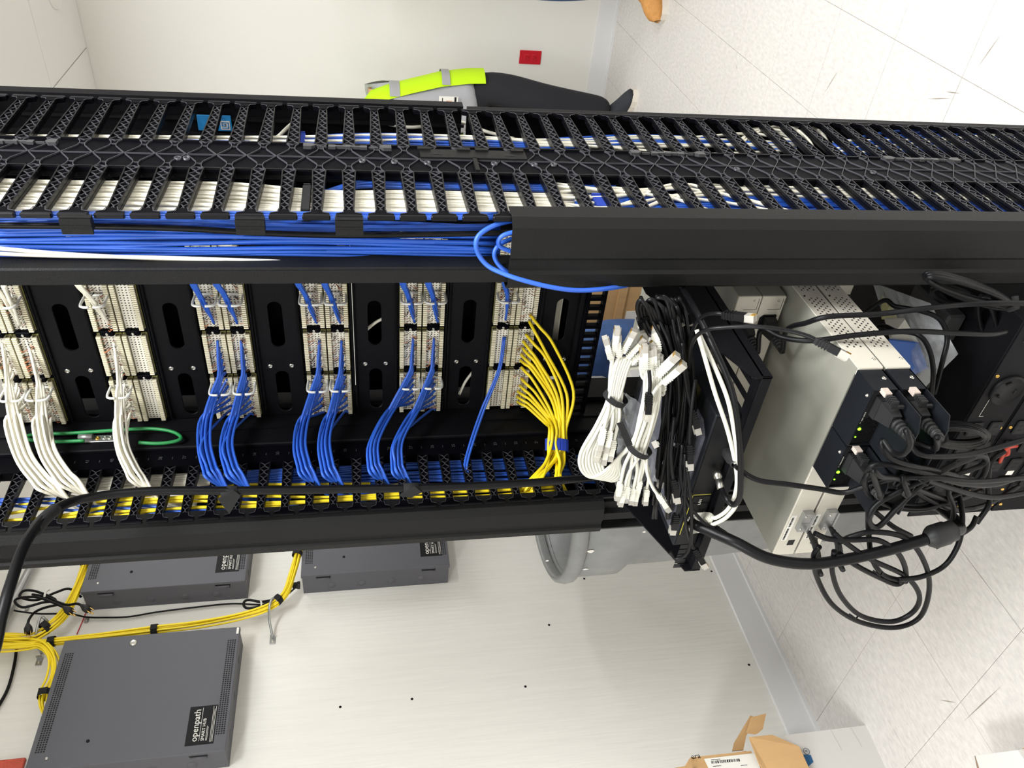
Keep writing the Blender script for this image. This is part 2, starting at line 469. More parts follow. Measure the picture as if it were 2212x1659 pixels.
a, c = WX(905, 322, XR), WX(1140, 350, XR)
def bracket(b):
    b.box(XR-.004, XR+.003, c.y+.004, a.y-.006, c.z, a.z)
    for zz in (a.z-.017, (a.z+c.z)/2+.004, (a.z+c.z)/2-.024, c.z+.002):
        b.box(XR+.003, XR+.006, a.y-.012, a.y-.004, zz, zz+.02)
    b.box(XR-.003, XR+.003, YA+.006, c.y+.006, (a.z+c.z)/2-.003, (a.z+c.z)/2+.003)
br = part('splice_bracket', vm, M_cover, bracket)
for zz in (a.z-.026, c.z+.026):
    part('bracket_slot', br, M_dark, lambda b: (b.box(XR+.0028, XR+.0034, (a.y+c.y)/2-.006, (a.y+c.y)/2-.002, zz-.008, zz+.008), b.lathe([(0, .0033), (.0026, .0033)], frame((XR, (a.y+c.y)/2-.004, zz+(.018 if zz < 1.2 else -.018)), (1, 0, 0), (0, 1, 0)), 10)))
for px in (157, 538, 754):
    zc = WX(px, 480, XR).z
    part('cover_clip', vm, M_cover, lambda b: (b.box(XR-.016, XR+.001, YF-.012, YF-.004, zc-.0178, zc+.0178), b.box(XR-.020, XR-.0005, YF-.0155, YF-.012, zc-.0178, zc+.0178), b.box(XR-.010, XR-.008, YF-.0165, YF-.0155, zc-.0178, zc+.0178)))
# the narrow channel beside the rack opening, upper half
def post_profile(b, x0, x1, z0, z1):
    b.bev(x0, x1, YF-.004, YF+.035, z0, z1, .003)
    b.box(x0+.002, x1-.002, YF-.0065, YF-.004, z0, z1)
part('edge_channel', vm, M_cover, lambda b: post_profile(b, -.592, -.568, 0, ZTOP))
part('inner_wall', vm, M_blk, lambda b: b.box(-.592, -.586, 1.10, 1.36, 0, ZTOP))
# front cover, lower half: shallow folded sheet
ZC = W(1097, 540, YF).z
def cover_profile(xa, xb, y, sgn=1):
    w = xb-xa
    return [(xb, y+.03), (xb, y), (xb-.010*sgn, y-.010), (xa+w*.50, y-.014), (xa+w*.46, y-.0105), (xa+w*.30, y-.0105), (xa+w*.26, y-.015), (xa+.008*sgn, y-.013), (xa, y-.003), (xa, y+.03)]
def sheet(b, prof, z0, z1, th=.002):
    q = [V((x, y, z0)) for x, y in prof]
    ins = []
    for i, p in enumerate(q):
        t = (q[min(i+1, len(q)-1)]-q[max(i-1, 0)]).normalized(); ins.append(p+V((-t.y, t.x, 0))*th)
    h = V((0, 0, z1-z0)); n = len(q)
    for i in range(n-1): b.add([q[i], q[i+1], q[i+1]+h, q[i]+h, ins[i], ins[i+1], ins[i+1]+h, ins[i]+h], [(0, 1, 2, 3), (4, 7, 6, 5), (3, 2, 6, 7), (0, 4, 5, 1)])
part('front_cover', vm, M_cover, lambda b: sheet(b, cover_profile(-.596, XR+.003, YF-.006), .02, ZC))
# covers on the far side
ZB = WX(1009, 245, XR).z
part('back_cover', vm, M_steel, lambda b: (b.box(-.592, XR+.003, YT2+.030, YT2+.036, ZB+.004, ZTOP), b.box(XR-.004, XR+.003, YT2+.014, YT2+.030, ZB+.004, ZTOP)))
part('back_cover', vm, M_steel, lambda b: (b.box(-.592, XR-.002, YT2+.024, YT2+.030, 0, ZB-.004), b.box(XR-.009, XR-.002, YT2+.010, YT2+.024, 0, ZB-.004)))
part('back_ridge', vm, M_cover, lambda b: (b.box(-.56, -.552, YT2+.022, YT2+.031, ZB, ZTOP), b.box(-.53, -.525, YT2+.022, YT2+.031, ZB, ZTOP)))
# left manager
XL, XLo = -1.07, -1.150
lm = thing('vertical_cable_manager', 'black finger cable manager beside the wall enclosures, front cover on its upper half only', 'cable manager', (-1.11, 1.15, 0))
zl = WX(344, 1108, XL).z
zl0 = zl-PITCH*round((zl-ZF)/PITCH)
YAl = 1.098
FM_left = finger_mesh(-1, YAl-.968)
for k in KS:
    if zl0+PITCH*k < .1: continue
    inst('finger', FM_left, Matrix.Translation((XL, YAl, zl0+PITCH*k)), lm)
part('number_strip', lm, M_blk, lambda b: (b.box(XL-.004, XL, YAl, 1.146, 0, ZTOP), b.box(XL-.018, XL+.0015, YAl-.0005, YAl+.002, 0, ZTOP)))
part('rail_web', lm, M_steel, lambda b: (b.box(XL-.006, XL+.001, 1.146, 1.30, 0, ZTOP), b.bev(XL-.004, XL+.006, 1.142, 1.150, 0, ZTOP, .002), b.box(XL, XL+.004, 1.188, 1.191, 0, ZTOP)))
for k in range(-16, 9):
    z = zl0+PITCH*k+PITCH/2
    u = 31+round((z-1.50)/PITCH)
    lettering(str(u), .009, facing_x((XL+.0006, YAl+.017, z-.003)), M_latch, lm)
    part('tick_mark', lm, M_latch, lambda b: b.box(XL, XL+.0004, YAl+.018, YAl+.024, z+PITCH/2-.0005, z+PITCH/2+.0005))
ZCl = W(1300, 1100, YF).z
part('front_cover', lm, M_cover, lambda b: sheet(b, cover_profile(XLo+.004, XL-.002, YF), ZCl, ZTOP))
part('edge_channel', lm, M_cover, lambda b: sheet(b, [(-1.088, YF+.04), (-1.088, YF+.012), (-1.104, YF+.012), (-1.108, YF+.002), (-1.124, YF+.002), (-1.128, YF+.014), (-1.140, YF+.014), (-1.146, YF-.002), (-1.152, YF+.002), (-1.152, YF+.05)], 0, ZCl-.002))
part('outer_wall', lm, M_steel, lambda b: b.box(XLo-.004, XLo, YF+.05, 1.36, 0, 1.72))
part('inner_cover', lm, M_steel, lambda b: b.box(XLo, XL-.02, 1.20, 1.204, 0, ZTOP))
# rack rails
rk = thing('equipment_rack', 'black two-post equipment rack frame between the two cable managers', 'rack', (-.83, 1.25, 0))
for x0, x1 in ((-.586, -.574), (-1.068, -1.058)):
    part('rail', rk, M_steel, lambda b: (b.box(x0, x1, 1.238, 1.25, 0, ZTOP), b.box(x0, x0+.004, 1.25, 1.31, 0, ZTOP)))
part('base_plate', rk, M_steel, lambda b: b.box(-1.06, -.586, 1.12, 1.40, 0, .012))
# ------------------------------------------------------------------ patch panels and lacing panels
YP = 1.228
zbs = [1.958, 1.781, 1.605, 1.429, 1.253, 1.077]
def strip_mesh(n=22, L=.094):
    b = MB(); b.box(-L/2, L/2, -.001, .006, -.0036, .0036, 1)
    p = L/n
    for i in range(n): b.box(-L/2+p*(i+.14), -L/2+p*(i+.80), -.0045, .000, -.0038, .0038)
    return b.mesh('contact_strip', [M_cream, M_gap])
SM = strip_mesh()
blocks = [(-1.066, -.962), (-.954, -.863), (-.855, -.757), (-.749, -.650)]
ptext = ['topmost', 'second from the top', 'third from the top', 'fourth from the top', 'fifth from the top', 'lowest']
pdesc = ['with white cables on both rows', 'white cables on its upper row, lower row empty', 'with blue cables on both rows', 'with blue cables on both rows', 'with blue cables on both rows', 'two blue cables above, a fan of yellow ones below']
wired = [(1, 1), (1, 0), (1, 1), (1, 1), (1, 1), (1, 1)]
RNGX = (-.780, -.976)
for k, zb in enumerate(zbs):
    t = thing('patch_bay', '%s cream patch panel, %s' % (ptext[k], pdesc[k]), 'patch panel', (-.825, YP+.01, zb), 'punch-down patch panels in the rack')
    part('back_plate', t, M_steel, lambda b: (b.box(-1.066, -.574, YP+.004, YP+.008, zb-.001, zb+.089), b.bev(-1.066, -.574, YP-.004, YP+.006, zb-.006, zb-.0005, .002)))
    for r in (0, 1):
        zr = zb+.0645-.0425*r
        for bi, (x0, x1) in enumerate(blocks):
            xc, ln = (x0+x1)/2, x1-x0-.004
            o = part('circuit_board', t, M_olive, lambda b: b.box(x0+.001, x1-.001, YP, YP+.003, zr-.0205, zr+.0200))
            o2 = part('label_strip', t, M_dots, lambda b: b.box(x0+.003, x1-.003, YP-.002, YP+.001, zr-.0118, zr+.0118))
            for s in (-1, 1):
                inst('contact_strip', SM, Matrix.Translation((xc, YP-.006, zr+s*.0160)) @ Matrix.Diagonal((ln/.094, 1, 1, 1)), t)
            if bi < 3:
                part('block_clip', t, M_blk, lambda b: (b.bev(x1-.001, x1+.0095, YP-.010, YP, zr-.012, zr+.012, .002), b.box(x1-.003, x1+.0115, YP-.007, YP, zr-.009, zr-.003), b.box(x1-.003, x1+.0115, YP-.007, YP, zr+.003, zr+.009)))
                screw('screw', (x1+.004, YP-.010, zr), (0, -1, 0), .0026, t)
            nw = 0
            if wired[k][r]:
                nw = 26
                if k == 5 and r == 0 and bi < 2: nw = 3
            if nw:
                wb = MB()
                for q in range(nw):
                    xx = random.uniform(x0+.006, x1-.006); s = random.choice((-1, 1))
                    p0 = V((xx+random.uniform(-.006, .006), YP-.004, zr+s*random.uniform(0, .006)))
                    p2 = V((xx, YP-.011, zr+s*.0125))
                    pm = (p0+p2)/2+V((random.uniform(-.003, .003), -random.uniform(.002, .008), 0))
                    wb.tube([p0, pm, p2], .00055, 4, random.choice((0, 0, 0, 1, 2, 3, 3)), cap=False)
                tag(obj('wire_ends', wb, [M_brown, M_orange, M_white, M_lblk], t), kind='stuff')
        for rx in RNGX:
            if (k == 1 and r == 1) or (k == 5 and r == 1) or (k == 5 and rx < -.9): continue
            zz = zr
            pts = [(rx, YP-.006, zz+.0175), (rx, YP-.036, zz+.0185), (rx+.001, YP-.045, zz+.013), (rx+.001, YP-.046, zz+.003)]
            pts2 = [(rx, YP-.006, zz-.0175), (rx, YP-.036, zz-.0185), (rx+.001, YP-.045, zz-.013), (rx+.001, YP-.046, zz-.003)]
            part('cable_ring', t, M_ring, lambda b: (b.tube(spline(pts, 4), .0024, 6), b.tube(spline(pts2, 4), .0024, 6), b.tube([(rx, YP-.007, zz+.0175), (rx, YP-.007, zz-.0175)], .0024, 6)))
def slotted(b, x0, x1, z0, z1, slots, y, th=.004):
    """plate facing -Y with stadium-shaped slots cut through"""
    zs0, zs1 = slots[0][2], slots[0][3]
    def q(xa, xb, za, zb): b.add([(xa, y, za), (xb, y, za), (xb, y, zb), (xa, y, zb)], [(0, 1, 2, 3)])
    q(x0, x1, z0, zs0); q(x0, x1, zs1, z1)
    xs = sorted(slots); cur = x0
    for sx0, sx1, _, _ in xs: q(cur, sx0, zs0, zs1); cur = sx1
    q(cur, x1, zs0, zs1)
    r = (zs1-zs0)/2; zc = (zs0+zs1)/2
    for sx0, sx1, _, _ in xs:
        outl = []
        for cx, a0 in ((sx1-r, -90), (sx0+r, 90)):
            arc = [(cx+r*math.cos(R(a0+18*i)), y, zc+r*math.sin(R(a0+18*i))) for i in range(11)]
            outl += arc
            ex = sx1 if a0 < 0 else sx0
            for h, cz in ((arc[:6], arc[0][2]), (arc[5:], arc[10][2])):
                for i in range(5): b.add([(ex, y, cz), h[i], h[i+1]], [(0, 1, 2)])
        n = len(outl)
        b.add(outl+[(x, yy+th, z) for x, yy, z in outl], [(i, n+i, n+(i+1) % n, (i+1) % n) for i in range(n)])
    b.bev(x0, x1, y-.006, y+.004, z0, z0+.004, .0018); b.bev(x0, x1, y-.006, y+.004, z1-.004, z1, .0018)
for k, zb in enumerate(zbs):
    ztop, zbot = zb-.007, (zbs[k+1]+.0895 if k < 5 else zb-.092)
    zc = (ztop+zbot)/2+.001
    t = thing('lacing_plate', 'black metal panel with oblong slots directly under the %s patch panel' % (ptext[k] if k < 5 else 'lowest'), 'blank panel', (-.825, YP, zbot), 'black slotted panels between the patch panels')
    part('face_plate', t, M_steel, lambda b: slotted(b, -1.066, -.574, zbot, ztop, [(-.900, -.800, zc-.0125, zc+.0125), (-1.058, -.956, zc-.0125, zc+.0125), (-.70, -.60, zc-.0125, zc+.0125)], YP-.002))
    part('rear_trough', t, M_blk, lambda b: b.box(-1.052 if k < 5 else -1.03, -.60, YP+.05, YP+.054, zbot, ztop))
    for s in (-1, 1): screw('screw', (-.944, YP-.002, zc+s*.0195), (0, -1, 0), .0048, t)
# ------------------------------------------------------------------ cables
rnd = random.Random(5)
def disc(i, n, rad):
    q = math.sqrt((i+.5)/n)*rad; a = i*2.39996
    return q*math.cos(a), q*math.sin(a)
ORD = 'first second third fourth fifth sixth seventh eighth ninth tenth eleventh twelfth thirteenth fourteenth fifteenth sixteenth'.split()
packed = MB()
PK = [M_white, M_blue, M_yel]
def run(n, lo, hi, xs, plane, m, label, group, r=.00275, jit=.5, layers=1, ldx=-.006, cross=0, frm='from the spine', hide=False):
    """n cables running down the manager, side by side between the picture lines lo and hi; deeper layers go into one packed mass"""
    for L in range(layers):
        for i in range(n):
            f0 = (i+.5)/n
            pts = []
            w = rnd.uniform(-1, 1)*cross
            for j, x in enumerate(xs):
                f = f0+w*math.sin(j*1.3+i)/n+rnd.uniform(-jit, jit)*.5/n
                y = lo[j]+(hi[j]-lo[j])*f
                d = plane[1]+ldx*L+rnd.uniform(-.0016, .0016)
                pts.append(WX(x, y, d) if plane[0] == 'x' else W(x, y, d))
            if L or hide: packed.tube(spline(pts, 4), r, 6, PK.index(m))
            else: cable('network_cable', pts, r, m, label+(', %s %s' % (ORD[i], frm) if n > 1 else ''), 'cable', group, seg=4, n=6)
# right manager: white bundle behind the front fingers
xs = [-40, 150, 330, 520, 700, 880, 1060, 1240]
run(10, [384, 388, 390, 396, 412, 413, 416, 420], [455, 455, 455, 457, 459, 459, 458, 460], xs, ('x', -.506), M_white, 'white cable of the thick bundle behind the aisle-end fingers', 'white bundle in the right manager', layers=2, ldx=-.006, cross=.5)
xs = [1200, 1330, 1460, 1600, 1750, 1900, 2050, 2230]
run(6, [392, 392, 396, 398, 402, 410, 418, 425], [444, 470, 440, 424, 424, 426, 432, 440], xs, ('x', -.505), M_white, 'white cable over blue ones low behind aisle-end fingers', 'white cables low in the right manager', cross=1.6)
run(4, [400, 395, 440, 470, 480, 480, 480, 480], [450, 440, 400, 410, 460, 470, 478, 480], xs[:5], ('x', -.503), M_white, 'white cable slanting across mid height behind aisle-end fingers', 'slanting white cables', cross=2)
run(12, [440, 430, 420, 416, 414, 412, 412, 414], [466, 468, 468, 472, 476, 480, 482, 484], xs, ('x', -.509), M_blue, 'blue cable of the low blue bundle behind aisle-end fingers', 'lower blue bundle', layers=2, cross=.7)
xs = [700, 780, 880, 1000, 1120, 1240, 1330]
run(5, [414, 390, 380, 388, 392, 396, 396], [416, 405, 408, 410, 412, 416, 420], xs, ('x', -.510), M_blue, 'blue cable between spine and thick white bundle', 'blue cables above the white bundle', layers=2, cross=.5)
xs = [-40, 200, 420, 640, 860, 1080]
run(3, [458, 457, 458, 458, 460, 460], [474, 473, 473, 474, 474, 474], xs, ('x', -.503), M_blue, 'blue cable along the aisle-end finger tips', 'blue cables along the finger tips')
# front opening of the right manager
run(14, [480, 476, 478, 480, 482, 486], [572, 572, 572, 570, 572, 574], xs, ('y', .985), M_blue, 'blue cable in the open manager front', 'blue cables in the open manager front', r=.0030, cross=.8, frm='from the fingers')
run(9, [478, 476, 478, 480, 482, 486], [566, 566, 566, 566, 568, 566], xs, ('y', .995), M_blue, 'x', 'x', r=.0030, cross=.8, hide=True)
cable('coax_cable', [W(x, y, .972) for x, y in ((-40, 487), (200, 489), (400, 494), (560, 503), (740, 508), (920, 506), (1110, 503))], .0042, M_bcab, 'black coaxial cable among the blue cables in the open front of right manager', 'cable')
for i, pts in enumerate((((-40, 533), (120, 547), (260, 555), (400, 560), (600, 566), (740, 568)), ((-40, 546), (110, 552), (330, 556), (520, 562), (640, 566)))):
    cable('network_cable', [W(x, y, .974) for x, y in pts], .0028, M_white, 'white network cable slanting over the blue cables in the open manager front', 'cable', 'white cables over the open manager front')
cable('network_cable', [W(x, y, 1.0) for x, y in ((860, 573), (1000, 566), (1110, 562))], .0026, M_white, 'short white network cable beside the lower end of the open manager front', 'cable')
for pts, lb in ((((1120, 474), (1075, 484), (1040, 503), (1028, 525), (1035, 552), (1055, 575), (1085, 590), (1125, 604), (1190, 620), (1250, 627), (1320, 622), (1400, 606), (1440, 590)), 'blue network cable looping out above the right front cover and down past its edge'),
                (((1115, 500), (1088, 508), (1077, 520), (1080, 532), (1096, 540), (1115, 545)), 'small blue cable loop tucked nearest the top of the right front cover'),
                (((1115, 512), (1080, 528), (1068, 548), (1076, 570), (1098, 588), (1150, 610), (1215, 614), (1300, 600)), 'blue network cable bulging second from the front cover top edge')):
    dep = [.95+.02*0 for _ in pts]
    if len(pts) > 9: dep = [.97, .955, .945, .94, .94, .935, .925, .915, .91, .915, .93, .975, 1.02]
    elif len(pts) > 7: dep = [.975, .965, .96, .955, .95, .965, .98, 1.0]
    cable('network_cable', [W(x, y, d) for (x, y), d in zip(pts, dep)], .0034, M_blue, lb, 'cable', seg=8, n=8)
# back row of the right manager
xs = [-40, 200, 420, 640, 820, 1000, 1180]
run(2, [290, 288, 291, 294, 291, 292, 300], [304, 303, 306, 309, 306, 306, 310], xs, ('x', -.505), M_white, 'white cable along the spine behind the rear fingers', 'white cables in the rear half', cross=.6)
xs2 = [640, 760, 900, 1040, 1180]
run(5, [296, 292, 291, 294, 302], [312, 312, 315, 317, 322], xs2, ('x', -.508), M_blue, 'blue cable above the splice bracket behind the rear fingers', 'blue cables in the rear half', cross=.7)
run(2, [292, 292, 296, 299], [304, 304, 308, 310], xs[:4], ('x', -.508), M_blue, 'blue cable near the blue card behind the rear fingers', 'blue cables in the rear half', cross=.4)
cable('network_cable', [WX(x, y, -.53) for x, y in ((600, 296), (640, 262), (700, 243), (760, 248), (830, 266), (890, 275), (950, 266), (1000, 265), (1050, 284), (1110, 300))], .0032, M_white, 'single white cable snaking behind the upper rear fingers of right manager', 'cable', seg=8)
xs = [1140, 1270, 1380, 1500, 1620, 1720]
run(5, [300, 296, 290, 296, 292, 300], [322, 322, 326, 330, 334, 332], xs, ('x', -.506), M_white, 'white cable at mid height behind the rear fingers', 'white cables in the lower rear half', cross=1.1)
run(5, [302, 298, 292, 292, 300, 306], [322, 318, 312, 318, 322, 328], xs, ('x', -.508), M_blue, 'blue cable at mid height behind the rear fingers', 'blue cables in the lower rear half', cross=1.0)
for i in range(6):
    o = i*6
    cable('network_cable', [WX(x, y, -.506-.003*(i % 3)) for x, y in ((1590, 322-o*.3), (1630, 290-o*.4), (1680, 272+o*.5), (1720, 280+o*.8), (1745, 300+o*.5), (1760, 326))], .0028, M_white, 'white network cable arching in a loose loop behind the lower rear fingers', 'cable', 'arching white cables in the lower rear half')
cable('network_cable', [WX(x, y, -.51) for x, y in ((1700, 278), (1745, 272), (1775, 288), (1790, 312), (1805, 332))], .003, M_white, 'white network cable at the low end of the arching loop', 'cable')
xs = [1800, 1900, 2000, 2100, 2230]
run(10, [310, 290, 278, 276, 276], [336, 336, 332, 338, 336], xs, ('x', -.506), M_blue, 'blue cable low behind the rear fingers', 'blue cables low in the rear half', cross=1.0)
run(3, [300, 300, 300, 290, 280], [336, 332, 320, 310, 300], xs, ('x', -.504), M_white, 'white cable low behind the rear fingers', 'white cables low in the rear half', cross=.9)
# cable straps inside the manager
def strap(name, c, w, h, d, m, label):
    t = MB(); x, y, z = c
    t.bev(x-w/2, x+w/2, y-h/2, y+h/2, z-d/2, z+d/2, .001)
    t.bev(x-w/2-.001, x+w/2+.0015, y+h/2-.001, y+h/2+.002, z-d/2+.001, z+d/2-.001, .0006)
    return tag(obj(name, t, m), label, 'strap')
c0, c1 = WX(664, 408, -.505), WX(664, 458, -.505)
strap('hook_and_loop_strap', (-.509, (c0.y+c1.y)/2, c0.z), .019, c0.y-c1.y+.004, .012, M_vel, 'black strap around the thick white bundle in the right manager')
c0, c1 = WX(1290, 432, -.51), WX(1290, 456, -.51)
strap('hook_and_loop_strap', (-.506, (c0.y+c1.y)/2, c0.z), .010, c0.y-c1.y, .022, M_velb, 'blue strap in the right manager where the white cables cross')
c0, c1 = WX(652, 291, -.505), WX(652, 314, -.505)
strap('hook_and_loop_strap', (-.508, (c0.y+c1.y)/2, c0.z), .013, c0.y-c1.y, .012, M_velb, 'small blue strap around the upper cables in the rear half')
# blue card in the manager
a, b_, c_ = W(424, 247, 1.368), W(499, 253, 1.368), W(424, 281, 1.368)
t = thing('plastic_card', 'glossy blue tag card with a white square emblem inside the right manager', 'card', (a.x, 1.372, b_.z))
cx0, cx1, cz0, cz1 = c_.x, a.x, b_.z, a.z
part('card', t, M_card, lambda b: b.bev(cx0, cx1, 1.366, 1.368, cz0, cz1, .0008))
ew = (cx1-cx0)*.56
part('emblem', t, M_lblw, lambda b: b.box(cx0+.003, cx0+.003+ew, 1.3652, 1.3660, cz0+.003, cz0+.003+ew))
part('emblem_mark', t, M_card, lambda b: [b.box(cx0+.003+ew*p0, cx0+.003+ew*p1, 1.3648, 1.3652, cz0+.003+ew*q0, cz0+.003+ew*q1) for p0, p1, q0, q1 in ((.15, .25, .12, .88), (.15, .85, .12, .22), (.75, .85, .12, .88), (.38, .85, .78, .88), (.38, .48, .40, .88), (.38, .66, .40, .50), (.58, .66, .40, .64))])
part('print_line', t, M_lblw, lambda b: [b.box(cx0+.004, cx0+.004+ew*q, 1.3654, 1.3660, cz0+ew+.008+.004*i, cz0+ew+.0092+.004*i) for i, q in enumerate((.9, .6, .8))])
t = tag(obj('white_tape', MB().box(-.58, -.535, 1.362, 1.364, ZB-.003, ZB+.001), M_lblw), 'white strip in the gap between the two rear covers', 'tape')
# ------------------------------------------------------------------ punched-down cables fanning from the patch panels into the left manager
def fan(name, n, p0, p1, ring, path, m, label, group, rb=.0135, r=.0026):
    for i in range(n):
        f = i/max(1, n-1)
        sx, sy = p0[0]+(p1[0]-p0[0])*f, p0[1]+(p1[1]-p0[1])*f
        u, v = disc(i, n, 1)
        pts = [W(sx, sy, YP-.006)]
        st = []
        if sy < ring[1]-14:
            pts.append(W(sx*.55+ring[0]*.45, sy*.55+ring[1]*.45, YP-.024))
            st.append((ring[0], ring[1], YP-.035, .62))
        else:
            q = path[0]
            pts.append(W(sx*.72+q[0]*.28, sy*.72+max(q[1], sy+10)*.28, YP-.020))
        for q in path:
            if q[1] > sy+12: st.append(q if len(q) == 4 else (*q, 1))
        for x, y, Y, s in st:
            c = W(x, y, Y)
            pts.append(c+V((v*.5, -u*.55, u*.9))*rb*s+V((0, 0, 0)))
        e = pts[-1]
        ez = e.z
        pts.append(V((min(e.x, XL)-.030+.006*v, 1.045+.02*u, ez-.028+.006*v)))
        pts.append(V((XL-.040+.010*v, 1.035+.02*u, ez-.085+.01*u)))
        cable(name, pts, r, m, label+', %s from the post' % ORD[i], 'cable', group, seg=5, n=6)
G = 'cables punched down on the patch panels'
fan('network_cable', 10, (4, 742), (62, 890), (18, 838), [(28, 905, 1.175), (50, 985, 1.11), (85, 1035, 1.055), (108, 1056, 1.03)], M_white, 'white cable punched into upper row of topmost patch panel', G+' 1 upper')
fan('network_cable', 10, (62, 748), (118, 905), (85, 838), [(88, 905, 1.175), (102, 975, 1.11), (132, 1025, 1.06), (155, 1048, 1.035)], M_white, 'white cable punched into lower row of topmost patch panel', G+' 1 lower')
fan('network_cable', 8, (246, 740), (288, 895), (258, 838), [(258, 905, 1.175), (264, 965, 1.12), (283, 1010, 1.07), (298, 1034, 1.045)], M_white, 'white cable punched into the second patch panel', G+' 2')
fan('network_cable', 12, (470, 735), (508, 888), (472, 822), [(447, 900, 1.175), (441, 960, 1.11), (452, 1010, 1.06), (462, 1030, 1.04)], M_blue, 'blue cable punched into upper row of third patch panel', G+' 3 upper')
fan('network_cable', 12, (521, 735), (548, 895), (524, 820), [(503, 905, 1.175), (489, 960, 1.11), (498, 1008, 1.06), (511, 1032, 1.04)], M_blue, 'blue cable punched into lower row of third patch panel', G+' 3 lower')
fan('network_cable', 11, (690, 735), (700, 890), (684, 818), [(657, 905, 1.175), (647, 960, 1.11), (655, 1003, 1.065), (664, 1026, 1.045)], M_blue, 'blue cable punched into upper row of fourth patch panel', G+' 4 upper')
fan('network_cable', 11, (738, 735), (752, 890), (733, 818), [(713, 900, 1.175), (700, 955, 1.11), (706, 1004, 1.06), (715, 1028, 1.04)], M_blue, 'blue cable punched into lower row of fourth patch panel', G+' 4 lower')
fan('network_cable', 12, (893, 730), (893, 868), (884, 810), [(842, 890, 1.17), (808, 955, 1.10), (806, 998, 1.06), (814, 1022, 1.04)], M_blue, 'blue cable punched into upper row of fifth patch panel', G+' 5 upper')
fan('network_cable', 12, (938, 730), (940, 885), (930, 808), [(896, 890, 1.17), (860, 955, 1.10), (857, 1000, 1.06), (863, 1024, 1.04)], M_blue, 'blue cable punched into lower row of fifth patch panel', G+' 5 lower')
for i in range(2):
    o = i*6
    cable('network_cable', [W(x+o*s, y, Y) for x, y, Y, s in ((1088, 728, YP-.006, .5), (1076, 800, 1.195, .6), (1040, 885, 1.16, 1), (1013, 965, 1.10, 1), (1003, 1010, 1.06, .9), (1010, 1034, 1.04, .9))]+[V((-1.11, 1.03, 1.235-.004*i))], .0026, M_blue, 'one of two blue cables from the lowest patch panel', 'cable', 'two blue cables of the lowest panel', seg=7)
ys_ = [(1145, 680), (1143, 694), (1136, 722), (1130, 737), (1129, 752), (1126, 766), (1124, 778), (1125, 792), (1126, 818), (1123, 833), (1119, 846), (1117, 857), (1118, 868)]
bul = [(1196, 745, 1239, 845), (1176, 755, 1224, 850), (1180, 775, 1212, 850), (1162, 780, 1202, 850), (1160, 788, 1198, 860), (1158, 800, 1200, 870), (1150, 800, 1192, 865), (1152, 822, 1186, 880), (1158, 850, 1190, 900), (1150, 858, 1188, 905), (1148, 866, 1184, 905), (1145, 875, 1180, 910), (1142, 882, 1178, 915)]
for i, (s, q) in enumerate(zip(ys_, bul)):
    f = i/12; u, v = disc(i, 13, 1)
    vx = 1221-f*36
    ex = (1205-u*8) if i % 2 else (1158-u*14)
    pts = [W(*s, YP-.006), W(s[0]*.6+q[0]*.4, s[1]*.6+q[1]*.4, YP-.03), W(q[0], q[1], 1.185), W(q[2], q[3], 1.155), W(vx+2, 925, 1.115+v*.006), W(vx, 960, 1.09+v*.008), W(vx*.5+ex*.5+6, 1000, 1.055+v*.006), W(ex, 1034, 1.015)]
    e = pts[-1]; pts.append(V((XL-.03, 1.0+.01*v, e.z+(.03 if i % 2 == 0 else -.015))))
    cable('network_cable', pts, .0031, M_yel, 'yellow cable of the fan on the lowest patch panel, %s from the slotted plate' % ORD[i], 'cable', 'fan of yellow cables', seg=6, n=8)
c = W(1203, 962, 1.09)
mb = MB(); ca, cb = W(1180, 962, 1.083), W(1224, 962, 1.083)
fr = [(c.x-.003, c.y-.013), (c.x+.008, c.y-.012), (c.x+.012, c.y), (c.x+.008, c.y+.012), (c.x-.006, c.y+.012), (c.x-.012, c.y), (c.x-.009, c.y-.010)]
M = frame(c, (W(1203, 985, 1.07)-W(1203, 940, 1.105)), (0, 0, 1))
hw_ = (ca-cb).length/2+.003
pr = [(hw_*math.cos(2*math.pi*j/16), .0105*math.sin(2*math.pi*j/16)) for j in range(16)]
mb.add([M @ V((x, y, z)) for z in (-.012, .012) for x, y in pr], [(j, (j+1) % 16, 16+(j+1) % 16, 16+j) for j in range(16)], 0)
mb.obox(M @ Matrix.Translation((hw_*.3, -.0108, .002)), hw_*.9, .0014, .019)
tag(obj('hook_and_loop_strap', mb, M_velb), 'bright blue strap gathering the fan of yellow cables', 'strap')
